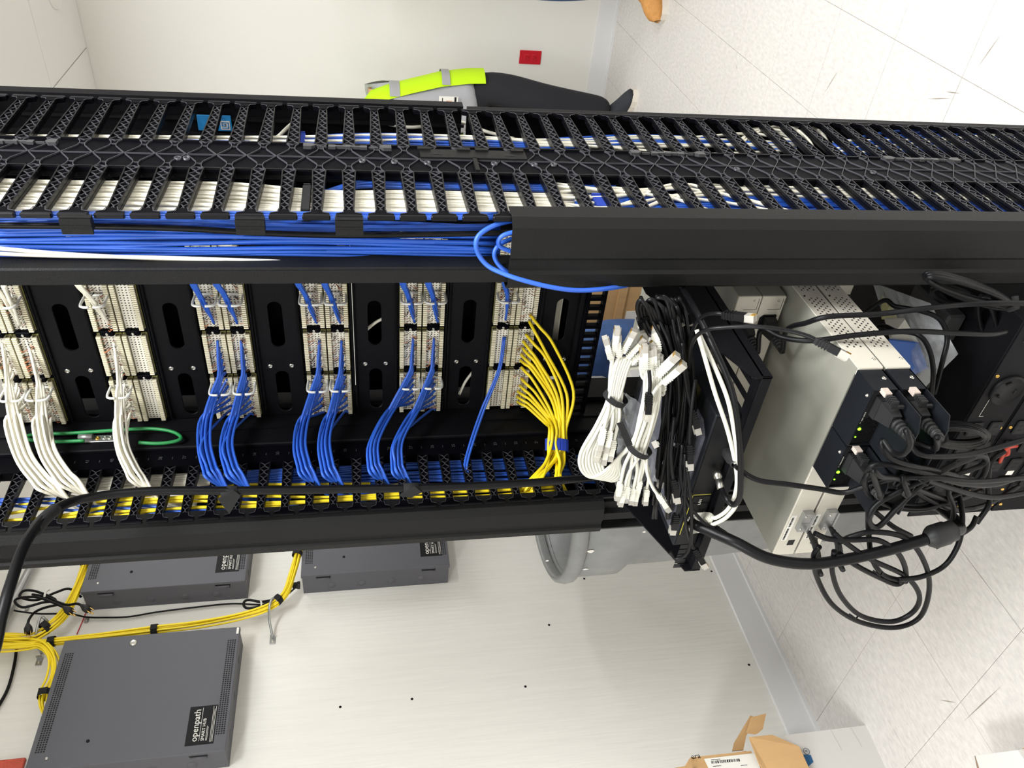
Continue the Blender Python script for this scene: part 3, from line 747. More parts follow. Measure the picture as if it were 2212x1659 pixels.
# short ends coming in from the right side, behind the post
def stub(a, ring, end, m, n, label, group):
    for i in range(n):
        u, v = disc(i, n, 1); f = (i+1)/n
        a0 = W(a[0]+u*7, a[1]-14, YP-.055)
        pts = [a0, W(a[0]+u*6, a[1]+2, YP-.052), W(ring[0]+u*4, ring[1], YP-.042+.004*v), W(ring[0]+(end[0]-ring[0])*f*.6+u*3, ring[1]+(end[1]-ring[1])*f*.6, YP-.026), W(ring[0]+(end[0]-ring[0])*f+8*(1-f), ring[1]+(end[1]-ring[1])*f, YP-.006)]
        cable('network_cable', pts, .0026, m, label.replace(' from the right', '')+', %s from the ring' % ORD[i], 'cable', group, seg=5)
for a, rg, e, m, n, d in (((-18, 612), (2, 632), (45, 702), M_white, 5, 'white cable end entering the upper row of the topmost patch panel from the right'), ((8, 615), (18, 640), (42, 703), M_white, 4, 'white cable end entering the lower row of the topmost panel from the right'), ((170, 614), (196, 645), (236, 702), M_white, 6, 'white cable end entering the second patch panel from the right'),
        ((418, 612), (430, 636), (462, 698), M_blue, 6, 'blue cable end entering the upper row of the third panel from the right'), ((468, 612), (484, 636), (512, 698), M_blue, 6, 'blue cable end entering the lower row of the third panel from the right'),
        ((646, 612), (660, 636), (684, 697), M_blue, 5, 'blue cable end entering the upper row of the fourth panel from the right'), ((703, 612), (714, 636), (735, 697), M_blue, 5, 'blue cable end entering the lower row of the fourth panel from the right'),
        ((872, 612), (882, 636), (896, 696), M_blue, 5, 'blue cable end entering the upper row of the fifth panel from the right'), ((927, 612), (935, 636), (946, 696), M_blue, 5, 'blue cable end entering the lower row of the fifth panel from the right'),
        ((1090, 612), (1096, 636), (1092, 690), M_blue, 4, 'blue cable end entering the lowest patch panel from the right')):
    stub(a, rg, e, m, n, d, d)
# behind the slots
for i in range(7):
    cable('network_cable', [V((-.60, 1.262+.002*(i % 2), 1.018+.0045*i)), V((-.75, 1.264, 1.020+.0042*i)), V((-.88, 1.262, 1.021+.0035*i+.006*(i == 3))), V((-.985, 1.264, 1.016+.005*i))], .0027, M_white, 'grey-lit white cable seen through the oblong slot under the lowest patch panel', 'cable', 'white cables behind the lowest slotted panel')
for p, lb in (([W(792, 712, 1.24), W(812, 696, 1.25), W(835, 684, 1.25)], 'white cable glimpsed in the oblong slot between the fourth and fifth panels'), ([W(992, 852, 1.24), W(1005, 825, 1.25), W(1022, 802, 1.25)], 'white cable crossing the lower oblong slot between the fifth and lowest panels')):
    cable('network_cable', p, .003, M_white, lb, 'cable')
# ------------------------------------------------------------------ cables inside the left manager
xs = [95, 170, 280, 400, 520, 640, 760]
run(13, [1048, 1030, 1012, 1004, 996, 990, 986], [1072, 1062, 1054, 1050, 1040, 1020, 1005], xs, ('x', -1.094), M_white, 'white cable behind the fingers beside the numbered strip', 'white cables in the left manager', r=.0026, layers=2, ldx=-.005, cross=.5)
xs = [470, 560, 680, 800, 920, 1040, 1160, 1290]
run(15, [1034, 1014, 992, 976, 964, 958, 958, 962], [1046, 1046, 1046, 1044, 1040, 1040, 1040, 1042], xs, ('x', -1.092), M_blue, 'blue cable behind the fingers beside the numbered strip', 'blue cables in the left manager', r=.0026, layers=2, ldx=-.005, cross=.8)
xs = [-30, 110, 250, 400, 560, 720, 880, 1040, 1200]
run(5, [1114, 1100, 1082, 1066, 1058, 1055, 1052, 1050, 1040], [1150, 1140, 1122, 1108, 1100, 1096, 1090, 1084, 1066], xs, ('x', -1.086), M_yel, 'yellow cable along the finger tips beside the feeder cable', 'yellow cables in the left manager', r=.0027, cross=1.3)
run(1, [1090, 1083, 1075, 1062, 1047, 1046, 1044], [1092, 1085, 1077, 1064, 1049, 1047, 1045], [40, 110, 250, 400, 520, 650, 800], ('x', -1.09), M_yel, 'uppermost yellow cable along the left manager fingers', None, r=.0027)
run(3, [1076, 1078, 1086, 1096, 1098, 1100], [1094, 1100, 1104, 1110, 1112, 1112], [-30, 100, 250, 400, 560, 700], ('x', -1.090), M_blue, 'blue cable among yellow ones behind the feeder cable', 'blue cables among the yellow ones', cross=1)
tag(obj('packed_cables', packed, PK), 'deeper layers of cables packed behind the visible ones in both managers', 'cables', kind='stuff')
# thick black feeder cable with velcro wraps
pts = [(-420, 1560, .52), (-150, 1520, .57), (-30, 1440, .62), (4, 1330, .68), (22, 1265, .72), (60, 1165, .80), (120, 1100, .885), (200, 1074, .93), (330, 1061, .945), (520, 1060, .948), (740, 1057, .95), (960, 1052, .95), (1130, 1044, .95), (1230, 1036, .955), (1300, 1030, .985)]
mb = MB(); sp = spline([W(*q) for q in pts], 8)
mb.tube(sp, .0072, 10)
t = thing('feeder_cable', 'thick black feeder cable hanging in front of the left manager fingers', 'cable', W(*pts[7]))
obj('jacket', mb, M_bcab, t)
for x, y, Y, dx in ((496, 1061, .948, 1), (888, 1054, .95, .3)):
    c = W(x, y, Y); q = W(x+20, y+24*dx+6, Y-.004); q2 = W(x+40, y-8, Y-.004)
    mb = MB(); mb.tube([c+V((0, 0, .013)), c+V((0, 0, -.013))], .0086, 10)
    a = W(x-26, y+16, Y-.008); b2 = W(x, y+40*dx+8, Y-.008); c2 = W(x+24, y+8, Y-.008); d2 = W(x+8, y-4, Y-.008)
    mb.prism([a, b2, c2, d2], (0, -.0015, 0))
    obj('hook_and_loop_strap', mb, M_vel, t)
mb = MB(); w0 = [W(*q) for q in ((75, 1146, .825), (95, 1122, .855), (120, 1100, .885))]
mb.tube(spline(w0, 4), .0094, 10); obj('tape_wrap', mb, M_vel, t)
# ground bar and green wire
t = thing('ground_lug', 'metal ground lug with brass screws on the inside of left rail', 'ground lug', W(215, 947, 1.16))
gp = [W(x, y, 1.17) for x, y in ((182, 947), (250, 955))]
part('lug_plate', t, M_galv, lambda b: (b.bev(XL+.001, XL+.004, 1.168, 1.186, min(g.z for g in gp)-.004, max(g.z for g in gp)+.004, .001), b.tube([V((XL+.008, 1.177, gp[0].z+.012)), V((XL+.008, 1.177, gp[0].z-.012))], .0062, 8)))
for f in (.38, .62, .8):
    screw('screw', (XL+.004, 1.177, gp[0].z+(gp[1].z-gp[0].z)*f), (1, 0, 0), .0048, t, M_brass if f < .5 else M_metal)
cable('ground_wire', [WX(x, y, XL+.012) for x, y in ((182, 952), (120, 954), (65, 950), (56, 944), (80, 938), (150, 936), (240, 930), (320, 926), (370, 932), (391, 945), (376, 954), (340, 958), (300, 956))], .0034, M_grn, 'green ground wire looping along the left rail to a metal lug', 'wire', seg=8, n=8)
# ------------------------------------------------------------------ comb below the lowest lacing panel
t = thing('cable_comb', 'black comb duct with square holes under the lowest slotted panel', 'cable duct', (-.83, 1.2, .955))
za, zb_ = W(1285, 650, 1.2).z, 0
def ladder(b):
    z0, z1 = .955, .992
    b.box(-1.066, -.58, 1.196, 1.21, z1-.006, z1); b.box(-1.066, -.58, 1.196, 1.21, z0, z0+.006)
    for k in range(23):
        x = -1.062+.0212*k
        b.box(x, x+.008, 1.196, 1.206, z0+.005, z1-.005)
part('comb', t, M_blk, ladder)
part('mounting_plate', t, M_steel, lambda b: b.box(-1.066, -.58, 1.21, 1.226, .984, 1.0))
# ------------------------------------------------------------------ shelf with the black network device
SY, SZ, SX0, SX1 = .80, .852, -1.089, -.655
t = thing('rack_shelf', 'black vented cantilever rack shelf sticking out of the rack front', 'shelf', (-.87, 1.0, SZ-.01))
def floor_(b):
    b.box(SX0, SX1, SY, SY+.020, SZ-.003, SZ)
    b.box(SX0, -.80, SY+.02, 1.20, SZ-.003, SZ)
    for x0 in (-.800, -.772, -.744, -.716, -.688):
        b.box(x0, x0+.009, SY+.02, 1.20, SZ-.003, SZ)
    b.box(-.668, SX1, SY+.02, 1.20, SZ-.003, SZ)
    b.box(-.80, SX1, .965, .985, SZ-.003, SZ); b.box(-.80, SX1, 1.12, 1.20, SZ-.003, SZ)
part('shelf_floor', t, M_steel, floor_)
part('front_lip', t, M_steel, lambda b: b.bev(SX0, SX1, SY-.003, SY, SZ-.016, SZ, .001))
for x, s in ((SX1, -1), (SX0, 1)):
    part('side_gusset', t, M_steel, lambda b: b.prism([(x, SY-.003, SZ-.016), (x, SY-.003, SZ+.012), (x, 1.02, SZ+.105), (x, 1.20, SZ+.105), (x, 1.20, SZ-.016)], (s*.003, 0, 0)))
DZ = SZ+.042
DX0, DX1 = -1.035, -.738
t = thing('network_appliance', 'black network appliance with a row of ports lying on the rack shelf', 'network device', ((DX0+DX1)/2, .95, SZ))
part('case', t, M_psu, lambda b: b.bev(DX0, DX1, .812, 1.10, SZ+.001, DZ, .002))
def cap(b):
    o = [(DX0+.02, .822), (DX1-.052, .822), (DX1-.034, .842), (DX1-.034, 1.08), (DX0+.02, 1.08)]
    b.prism([(x, y, DZ-.0005) for x, y in o], (0, 0, .0035))
part('raised_lid', t, mat('lid_grey', (82, 83, 92), .5), cap)
part('side_vent', t, M_dark, lambda b: [b.box(DX1-.026+.0055*i, DX1-.0225+.0055*i, .90+.0062*j+.003*(i % 2), .9035+.0062*j+.003*(i % 2), DZ-.0004, DZ+.0004) for i in range(4) for j in range(26)])
part('rear_plate', t, M_lblk, lambda b: b.box(DX0+.004, DX1-.004, .8108, .8122, SZ+.003, DZ-.003))
pa, pb = W(1538, 1070, .811), W(1508, 1150, .811)
part('port_frame', t, mat('port_outline', (176, 170, 60), .5), lambda b: (b.box(pb.x-.002, pa.x+.004, .8102, .8109, DZ-.006, DZ-.005), b.box(pa.x+.003, pa.x+.004, .8102, .8109, SZ+.006, DZ-.005)))
for i in range(4):
    for j in range(2):
        x = pa.x-.0165*i
        part('lan_port', t, M_dark, lambda b: (b.box(x-.013, x-.001, .8100, .8106, SZ+.006+.015*j, SZ+.018+.015*j), b.box(x-.0135, x-.0005, .8104, .8110, SZ+.0055+.015*j, SZ+.0185+.015*j)))
for i in range(5):
    x = pb.x-.03-.013*i
    part('blank_port', t, M_dark, lambda b: b.box(x-.010, x, .8102, .8108, SZ+.010, SZ+.028))
part('port_sticker', t, M_yel, lambda b: b.box(pa.x-.005, pa.x+.003, .8100, .8106, DZ-.004, DZ+.0005))
lettering('LAN', .007, facing_my((pa.x-.020, .8100, SZ+.0185)), M_lblw, t)
lettering('LAN', .007, facing_my((pa.x-.052, .8100, SZ+.0185)), M_lblw, t)
# ------------------------------------------------------------------ short beige units behind the shelf
def c13(parent, p, s=1.0, yaw_=0):
    """moulded socket plug, pointing at the viewer"""
    M = Matrix.Translation(p) @ Matrix.Rotation(R(yaw_), 4, 'Z')
    b = MB()
    def q(x0, x1, y0, y1, z0, z1, tap=1):
        xc, zc = (x0+x1)/2, (z0+z1)/2
        vs = [M @ V((x, y0, z)) for x, z in ((x0, z0), (x1, z0), (x1, z1), (x0, z1))]
        vs += [M @ V((xc+(x-xc)*tap, y1, zc+(z-zc)*tap)) for x, z in ((x0, z0), (x1, z0), (x1, z1), (x0, z1))]
        b.add(vs, [(0, 1, 2, 3), (7, 6, 5, 4), (0, 4, 5, 1), (1, 5, 6, 2), (2, 6, 7, 3), (3, 7, 4, 0)])
    q(-.0135*s, .0135*s, 0, -.012*s, -.0095*s, .0095*s)
    q(-.0125*s, .0125*s, -.012*s, -.034*s, -.0088*s, .0088*s, .62)
    o = obj('plug', b, M_plug, parent)
    r = MB()
    for i in range(5):
        M2 = M @ Matrix.Translation((0, -.037*s-.0055*s*i, 0)) @ Matrix.Rotation(R(90), 4, 'X')
        r.lathe([(.0045*s, 0), ((.0078-.0006*i)*s, .0006*s), ((.0078-.0006*i)*s, .0034*s), (.0045*s, .004*s)], M2, 10)
    r.tube([M @ V((0, -.034*s, 0)), M @ V((0, -.066*s, 0))], .0046*s, 8)
    obj('strain_relief', r, M_plug, parent)
    return M @ V((0, -.066*s, 0))
CORDEND = {}
for i, (z0, z1, wh) in enumerate(((.754, .7955, 'upper'), (.7105, .752, 'lower'))):
    t = thing('network_unit', '%s of two short beige rack units behind the shelf, power cord in its rear' % wh, 'rack device', (-.86, 1.2, z0))
    part('chassis', t, M_beiget, lambda b: b.box(-1.06, -.664, 1.022, 1.42, z0, z1))
    part('rear_panel', t, M_beige, lambda b: b.bev(-1.06, -.664, 1.018, 1.022, z0, z1, .0008))
    part('panel_seam', t, M_rail, lambda b: (b.box(-.690, -.6895, 1.0175, 1.018, z0+.004, z1-.014), b.box(-.690, -.668, 1.0175, 1.018, z0+.0038, z0+.0043)))
    screw('screw', (-.672, 1.018, z0+.012), (0, -1, 0), .0022, t)
    part('power_inlet', t, M_lblk, lambda b: b.prism([(-.730, 1.0145, z0+.008), (-.700, 1.0145, z0+.008), (-.700, 1.0145, z0+.030), (-.706, 1.0145, z0+.036), (-.724, 1.0145, z0+.036), (-.730, 1.0145, z0+.030)], (0, .004, 0)))
    k = thing('power_cable', 'black power cord plugged into the %s short beige unit' % wh, 'power cord', (-.716, 1.0, z0+.02))
    e = c13(k, V((-.715, 1.014, z0+.021)), 1.05, -8)
    CORDEND[wh] = (k, e)
# ------------------------------------------------------------------ the two long beige storage units with black power supplies
def long_unit(i, z0, z1, wh):
    X0, X1, Y0 = -1.066, -.647, .802
    t = thing('storage_unit', '%s of two long beige rack units with black power supplies and green lights' % wh, 'rack device', (-.856, 1.1, z0))
    part('top_cover', t, M_beiget, lambda b: b.box(X0+.001, X1-.001, Y0+.001, 1.55, z0+.001, z1))
    def side(b):
        b.box(X1-.001, X1+.0008, Y0+.0, 1.55, z0, z1-.0004)
        b.box(X1-.012, X1+.0004, Y0-.002, Y0+.004, z0+.001, z1-.001)
    o = part('side_panel', t, M_beige, side)
    vh = MB()
    n_ = 50
    for a in range(n_):
        if a % 16 > 13: continue
        for c in range(5):
            y = .852+.0098*a+(.0049 if c % 2 else 0); z = z0+.009+.0054*c
            vh.add([(X1+.0010, y-.0016, z-.0013), (X1+.0010, y+.0016, z-.0013), (X1+.0010, y+.0016, z+.0013), (X1+.0010, y-.0016, z+.0013)], [(0, 1, 2, 3)])
    tag(obj('vent_hole', vh, M_dark, o), kind='stuff')
    screw('screw', (X1+.0008, Y0+.018, z0+.006), (1, 0, 0), .0026, t)
    screw('screw', (X1+.0008, .99, z1-.006), (1, 0, 0), .0016, t, M_dark)
    # rear panel section on the left, with label and ports
    xa = W(1750, 1008, Y0).x
    part('rear_panel', t, M_beige, lambda b: b.bev(X0, xa, Y0-.002, Y0+.002, z0, z1, .0008))
    lx0, lx1 = W(1690, 1165, Y0).x, W(1718, 1112, Y0).x
    lb_ = part('barcode_label', t, M_lblw, lambda b: b.box(lx0, lx1, Y0-.0026, Y0-.002, z1-.013, z1-.004))
    bb = MB()
    xx = lx0+.002
    while xx < lx1-.004:
        w = rnd.choice((.0004, .0008, .0012)); g = .004 if abs(xx-(lx0+lx1)/2) < .002 else 0
        bb.box(xx, xx+w, Y0-.0029, Y0-.0026, z1-.0085, z1-.005); xx += w+rnd.choice((.0005, .0009))+g
    obj('barcode', bb, M_lblk, lb_)
    ca = W(1745, 1100, Y0).x
    part('port_cage', t, M_galv, lambda b: (b.box(ca-.044, ca, Y0-.012, Y0-.002, z0+.004, z0+.022), b.box(ca-.044, ca, Y0-.014, Y0-.012, z0+.003, z0+.006), b.box(ca-.0225, ca-.0215, Y0-.0125, Y0-.012, z0+.004, z0+.022)))
    for q in (.006, .037): screw('screw', (ca-q, Y0-.012, z0+.018), (0, -1, 0), .0022, t)
    pj = W(1703, 1165, Y0).x
    part('lan_port', t, M_dark, lambda b: b.box(pj-.013, pj, Y0-.0026, Y0-.002, z0+.010, z0+.022))
    # two power supply modules
    for j, (xr, xl) in enumerate(((X1-.002, xa+.090), (xa+.088, xa+.001))):
        xl2 = xl if j == 0 else xa+.001
        xr2 = xr if j == 0 else xa+.087
        ps = part('power_supply', t, M_psu, lambda b: (b.box(xl2, xr2, Y0-.048, Y0-.001, z1-.003, z1-.0005), b.box(xr2-.002, xr2, Y0-.048, Y0, z0+.001, z1-.003), b.box(xl2, xl2+.002, Y0-.048, Y0, z0+.001, z1-.003), b.box(xl2, xr2, Y0-.048, Y0, z0+.001, z0+.003)))
        part('fan_grille', ps, M_dark, lambda b: b.box(xl2+.002, xr2-.002, Y0-.044, Y0-.040, z0+.003, z1-.003))
        gr = MB()
        for a in range(15):
            for c in range(9):
                gx_ = xl2+.004+.0033*a+(.0016 if c % 2 else 0); gz = z0+.005+.0037*c
                gr.tube([V((gx_+.0017*math.cos(R(60*q+30)), Y0-.0445, gz+.0017*math.sin(R(60*q+30)))) for q in range(6)], .00035, 3, closed=True)
        tag(obj('hex_mesh', gr, M_rail, ps), kind='stuff')
        part('lower_flange', ps, M_psu, lambda b: b.prism([(xr2-.001, Y0-.048, z0+.001), (xr2-.001, Y0-.105, z0+.001), (xr2-.020, Y0-.115, z0+.001), (xl2+.006, Y0-.115, z0+.001), (xl2+.001, Y0-.10, z0+.001), (xl2+.001, Y0-.048, z0+.001)], (0, 0, .0018)))
        part('release_tab', ps, mat('tab_beige', (186, 172, 162), .5), lambda b: b.box(xr2-.004, xr2+.003, Y0-.060, Y0-.047, z0+.020, z0+.030))
        part('tab_grip', ps, M_plug, lambda b: ([b.box(xr2-.006, xr2+.0015, Y0-.066-.0036*q, Y0-.0635-.0036*q, z0+.018, z0+.029) for q in range(4)], b.box(xr2-.006, xr2+.0005, Y0-.078, Y0-.060, z0+.019, z0+.028), b.box(xr2-.010, xr2-.006, Y0-.078, Y0-.074, z0+.008, z0+.028)))
        screw('screw', (xr2-.001, Y0-.022, z0+.010), (1, 0, 0), .0038, ps)
        screw('screw', (xr2-.016, Y0-.040, z1-.0005), (0, 0, 1), .0028, ps)
        lx = xl2+.032
        part('status_light', ps, M_led, lambda b: b.lathe([(0, .0016), (.0022, .0012), (.0026, 0)], frame((lx, Y0-.0455, z1-.009), (0, -1, 0), (1, 0, 0)), 10))
        part('status_light', ps, M_led, lambda b: b.lathe([(0, .001), (.0011, .0006), (.0013, 0)], frame((lx-.016, Y0-.0455, z1-.009), (0, -1, 0), (1, 0, 0)), 8))
        lettering('~ 100-240V', .0048, facing_my((lx+.010, Y0-.0452, z1-.0075)), M_lblw, ps)
        k = thing('power_cable', 'black power cord in the %s power supply of the %s long beige unit' % ('right' if j == 0 else 'left', wh), 'power cord', (xr2-.03, Y0-.08, z0+.02))
        e = c13(k, V((xr2-.030, Y0-.044, z0+.018)), 1.25, 4)
        CORDEND['psu', i, j] = (k, e)
    return t
long_unit(0, .664, .7045, 'upper')
long_unit(1, .6195, .660, 'lower')
# two more short units underneath
for i, (z0, z1, wh) in enumerate(((.572, .615, 'upper'), (.530, .570, 'lower'))):
    t = thing('network_unit', '%s of the short beige units beneath the long storage units' % wh, 'rack device', (-.86, 1.3, z0))
    part('chassis', t, M_beige, lambda b: b.bev(-1.06, -.67, 1.10, 1.45, z0, z1, .001))
    part('rear_socket', t, M_lblk, lambda b: b.box(-.80, -.715, 1.094, 1.10, z0+.002, z1-.002))
    k = thing('power_cable', 'short black power cord plugged in the %s unit beneath the storage units' % wh, 'power cord', (-.75, 1.05, z0+.02))
    e = c13(k, V((-.752, 1.095, z0+.021)), 1.15, -6)
    CORDEND['low', i] = (k, e)
# ------------------------------------------------------------------ battery backup units at the bottom
UX0, UX1, UY = -1.075, -.63, .885
def ups(z0, z1, wh, top):
    t = thing('battery_backup', '%s of the black battery backup units at the bottom of the rack' % wh, 'battery backup', (-.85, 1.2, z0))
    part('case', t, M_steel, lambda b: b.bev(UX0, UX1, UY+.003, 1.50, z0, z1, .0015))
    part('rear_panel', t, M_steel, lambda b: b.bev(UX0, UX1, UY, UY+.003, z0+.001, z1-.001, .001))
    for x in (UX0+.006, UX0+.05, -.86, UX1-.01, -.74):
        for z in (z0+.008, z1-.008): screw('screw', (x, UY, z), (0, -1, 0), .0034, t, M_brass)
    cx, cz = W(2155, 843, UY).x, (z0+z1)/2
    def twist(b):
        M = frame((cx, UY, cz), (0, -1, 0), (1, 0, 0))
        b.lathe([(.031, 0), (.031, .004), (.028, .006), (.026, .002), (.0, .002)], M, 24)
    o = part('locking_socket', t, M_lblk, twist)
    for a in (20, 140, 260):
        part('contact_slot', o, M_dark, lambda b: b.tube([V((cx+.016*math.cos(R(a+d)), UY-.0026, cz+.016*math.sin(R(a+d)))) for d in (-16, 0, 16)], .0022, 5))
    for q in range(2):
        for r in range(4):
            x = -.86-.048*r; z = z0+.022+.04*q
            part('outlet', t, M_lblk, lambda b: (b.bev(x-.016, x+.016, UY-.004, UY, z-.013, z+.013, .002), b.box(x-.006, x-.0045, UY-.0043, UY-.004, z-.003, z+.005), b.box(x+.0045, x+.006, UY-.0043, UY-.004, z-.003, z+.005)))
    part('breaker', t, M_lblw, lambda b: b.bev(-.67, -.642, UY-.004, UY, z0+.018, z1-.018, .001))
    part('print_line', t, M_lblw, lambda b: b.add([(x, UY-.0009, z1-z) for x, z in ((-.83, .028), (-.83, .0192), (-.755, .0192), (-.755, .028), (-.7558, .028), (-.7558, .020), (-.8292, .020), (-.8292, .028))], [(0, 1, 6, 7), (1, 2, 5, 6), (2, 3, 4, 5)]))
    part('rating_label', t, M_lblw, lambda b: b.box(-.985, -.955, UY-.0006, UY, z0+.010, z0+.024))
    part('mounting_ear', t, M_steel, lambda b: b.box(UX0-.016, UX0, UY+.002, UY+.005, z0, z1))
    h = part('red_lever', t, mat('lever_red', (178, 52, 30), .4), lambda b: b.tube(spline([W(2160, 998, UY-.004), W(2166, 985, UY-.012), W(2176, 968, UY-.014), W(2196, 963, UY-.006)], 4), .0034, 6) if top else b.tube(spline([V((-.93, UY-.002, z1-.03)), V((-.915, UY-.012, z1-.025)), V((-.90, UY-.004, z1-.022))], 4), .0034, 6))
    return t
ups(.285, .372, 'upper', True)
ups(.190, .280, 'middle', False)
ups(.095, .186, 'lowest', False)
part('green_sticker', bpy.data.objects['battery_backup'], M_grn, lambda b: b.box(-.965, -.95, UY-.0006, UY, .352, .364))
# black brick and grey block lying on the battery backup
a = W(2060, 648, 1.0)
t = tag(obj('power_adapter', MB().bev(-.745, -.69, .99, 1.10, .3735, .41, .004), M_latch), 'dark grey power adapter lying on the upper battery backup under coiled cords', 'power adapter')
# plastic bag with blue card inside, lying on the battery backup
bag = MB(); nx, ny = 14, 12
cn = [W(1895, 615, 1.06), W(2000, 655, 1.02), W(2062, 762, .97), W(1975, 880, 1.0), W(1880, 740, 1.05)]
P0, P1, P2, P3 = W(1885, 610, 1.10), W(2010, 655, 1.0), W(2070, 765, .93), W(1965, 870, .98)
for layer in (0, 1):
    vs = []
    for i in range(nx+1):
        for j in range(ny+1):
            u, v = i/nx, j/ny
            p = (P0*(1-u)+P1*u)*(1-v)+(P3*(1-u)+P2*u)*v
            k = math.sin(math.pi*u)*math.sin(math.pi*v)
            h = (.018*k if layer == 0 else -.010*k)+rnd.uniform(-.004, .004)*(1 if 0 < i < nx and 0 < j < ny else .2)
            vs.append(p+V((0, -h, h*.6)))
    bag.add(vs, [(i*(ny+1)+j, (i+1)*(ny+1)+j, (i+1)*(ny+1)+j+1, i*(ny+1)+j+1) for i in range(nx) for j in range(ny)], 0)
t = thing('plastic_bag', 'crumpled clear plastic bag with a blue and white card inside, beside the perforated units', 'plastic bag', (P0+P2)/2)
obj('film', bag, M_bag, t)
q = [P0*.4+P3*.6, P1*.3+P2*.4+P3*.3, P1*.1+P2*.5+P3*.4, P3*.9+P2*.1]
q = [W(1920, 735, 1.01), W(1985, 742, .985), W(2005, 795, .975), W(1965, 815, .985)]
part('blue_insert', t, M_card if False else mat('insert_blue', (58, 104, 190), .5), lambda b: b.prism(q, (.001, .003, 0)))
q2 = [W(1912, 690, 1.04), W(1955, 690, 1.01), W(1985, 740, .99), W(1922, 732, 1.015)]
part('white_insert', t, mat('insert_white', (205, 203, 196), .6), lambda b: b.prism(q2, (.001, .003, 0)))
q3 = [W(1905, 640, 1.08), W(1925, 655, 1.06), W(1940, 690, 1.04), W(1905, 690, 1.05)]
part('yellow_insert', t, mat('insert_yellow', (206, 202, 150), .6), lambda b: b.prism(q3, (.001, .003, 0)))
q4 = [W(1975, 800, .99), W(2010, 790, .975), W(2020, 830, .97), W(1985, 850, .985)]
part('dark_insert', t, M_psu, lambda b: b.prism(q4, (.001, .003, 0)))
# ------------------------------------------------------------------ plugs for the network cords
def rj_mesh(nm, boot, tip):
    b = MB()
    b.box(-.0058, .0058, -.004, .004, 0, .012, 0)
    b.prism([(-.0058, -.004, .0), (.0058, -.004, .0), (.0035, -.0028, -.016), (-.0035, -.0028, -.016)], (0, .007, 0), 0)
    for i in range(4): b.box(-.0058+.0004*i, .0058-.0004*i, -.0046, .0046, -.003-.0034*i, -.0014-.0034*i, 0)
    b.box(-.0054, .0054, -.0042, .0038, .012, .023, 1)
    b.box(-.0026, .0026, .0038, .0056, .010, .022, 1)
    for i in range(8): b.box(-.0046+.0012*i, -.0040+.0012*i, -.0044, -.0040, .018, .0232, 2)
    return b.mesh(nm, [boot, tip, M_brass])
RJ_w = rj_mesh('plug', M_patch, M_clear)
RJ_b = rj_mesh('plug', M_bcab, M_clear)
def rj(parent, p, d, x=(1, 0, 0), white=True, sc_=1.0):
    return inst('plug', RJ_w if white else RJ_b, frame(p, d, x) @ Matrix.Diagonal((sc_, sc_, sc_, 1)), parent)
def cord(name, pts, r, m, label, group=None, plug0=False, plug1=False, white=True, seg=7, n=7, cat='network cord', sc_=1.0):
    pts = [V(p) for p in pts]
    t = thing(name, label, cat, pts[len(pts)//2], group)
    obj('jacket', MB().tube(spline(pts, seg), r, n), m, t)
    up_ = (.3, -1, .2)
    if plug0: rj(t, pts[0]+(pts[0]-pts[1]).normalized()*.012*sc_, pts[0]-pts[1], up_, white, sc_)
    if plug1: rj(t, pts[-1]+(pts[-1]-pts[-2]).normalized()*.012*sc_, pts[-1]-pts[-2], up_, white, sc_)
    return t
# ------------------------------------------------------------------ white patch cords in two strapped hanks
B1 = [(1327, 752), (1347, 756), (1358, 768), (1372, 772), (1318, 770), (1384, 792), (1366, 780), (1336, 765)]
T2 = [(1393, 792), (1405, 800), (1412, 798), (1425, 812), (1432, 838), (1400, 806), (1418, 806), (1388, 800)]
for i in range(8):
    u, v = disc(i, 8, 1); f = i/7
    lp = 1250+f*44
    pts = [(B1[i][0], B1[i][1], .87), (1318+f*22+u*4, 805, .868), (1314+f*28, 860, .862+v*.006), (1290+f*34, 915, .855+v*.008), (lp+6, 975, .848), (lp+4+f*4, 1010, .845), (lp+24, 1030+f*8, .842), (lp+50, 1022+f*4, .84), (1330+f*10, 995-f*8, .838), (1368+f*26, 950-f*4, .836+v*.006), (1382+f*34, 900, .838+v*.006), (1392+f*26, 850, .845), (T2[i][0], T2[i][1]+14, .85), (T2[i][0], T2[i][1], .852)]
    cord('patch_cable', [W(*q) for q in pts], .0029, M_patch, 'white patch cord looped between the two white hanks, %s loop from outside' % ORD[i], 'looped white patch cords', True, True, sc_=1.0)
B2 = [(1340, 1046), (1356, 1052), (1368, 1056), (1382, 1040), (1397, 1058), (1348, 1060), (1376, 1058)]
for i in range(7):
    u, v = disc(i, 7, 1); f = i/6
    e = B2[i]
    pts = [(e[0], e[1], .832), (e[0]+8+u*4, e[1]-40, .830), (1364+f*30, 972, .828+v*.005), (1384+f*30, 910, .828+v*.006), (1396+f*28, 860, .836), (1400+f*26, 815, .845), (1396+f*30, 785, .855), (1402+f*20, 762-f*8, .868)]
    cord('patch_cable', [W(*q) for q in pts], .0029, M_patch, 'white patch cord hanging in the lower white hank with its plug at the bottom', 'white cords of the lower hank', True, i % 3 == 0, sc_=1.0)
for i, (e, m1) in enumerate((((1304, 945), (1312, 900)), ((1318, 950), (1322, 905)), ((1296, 972), (1310, 915)), ((1312, 978), (1328, 915)), ((1326, 970), (1336, 910)), ((1300, 958), (1318, 905)))):
    f = i/5
    cord('patch_cable', [W(e[0], e[1]-16, .838), W(e[0]+4, e[1]-34, .840), W(m1[0]+2, m1[1]-14, .848), W(1318+f*22, 850, .856), W(1328+f*26, 800, .864), W(1338+f*30, 770, .872)], .0029, M_patch, 'white patch cord folded back in the upper white hank, its plug low in the loop', 'folded white cords of the upper hank', True, False, sc_=1.0)
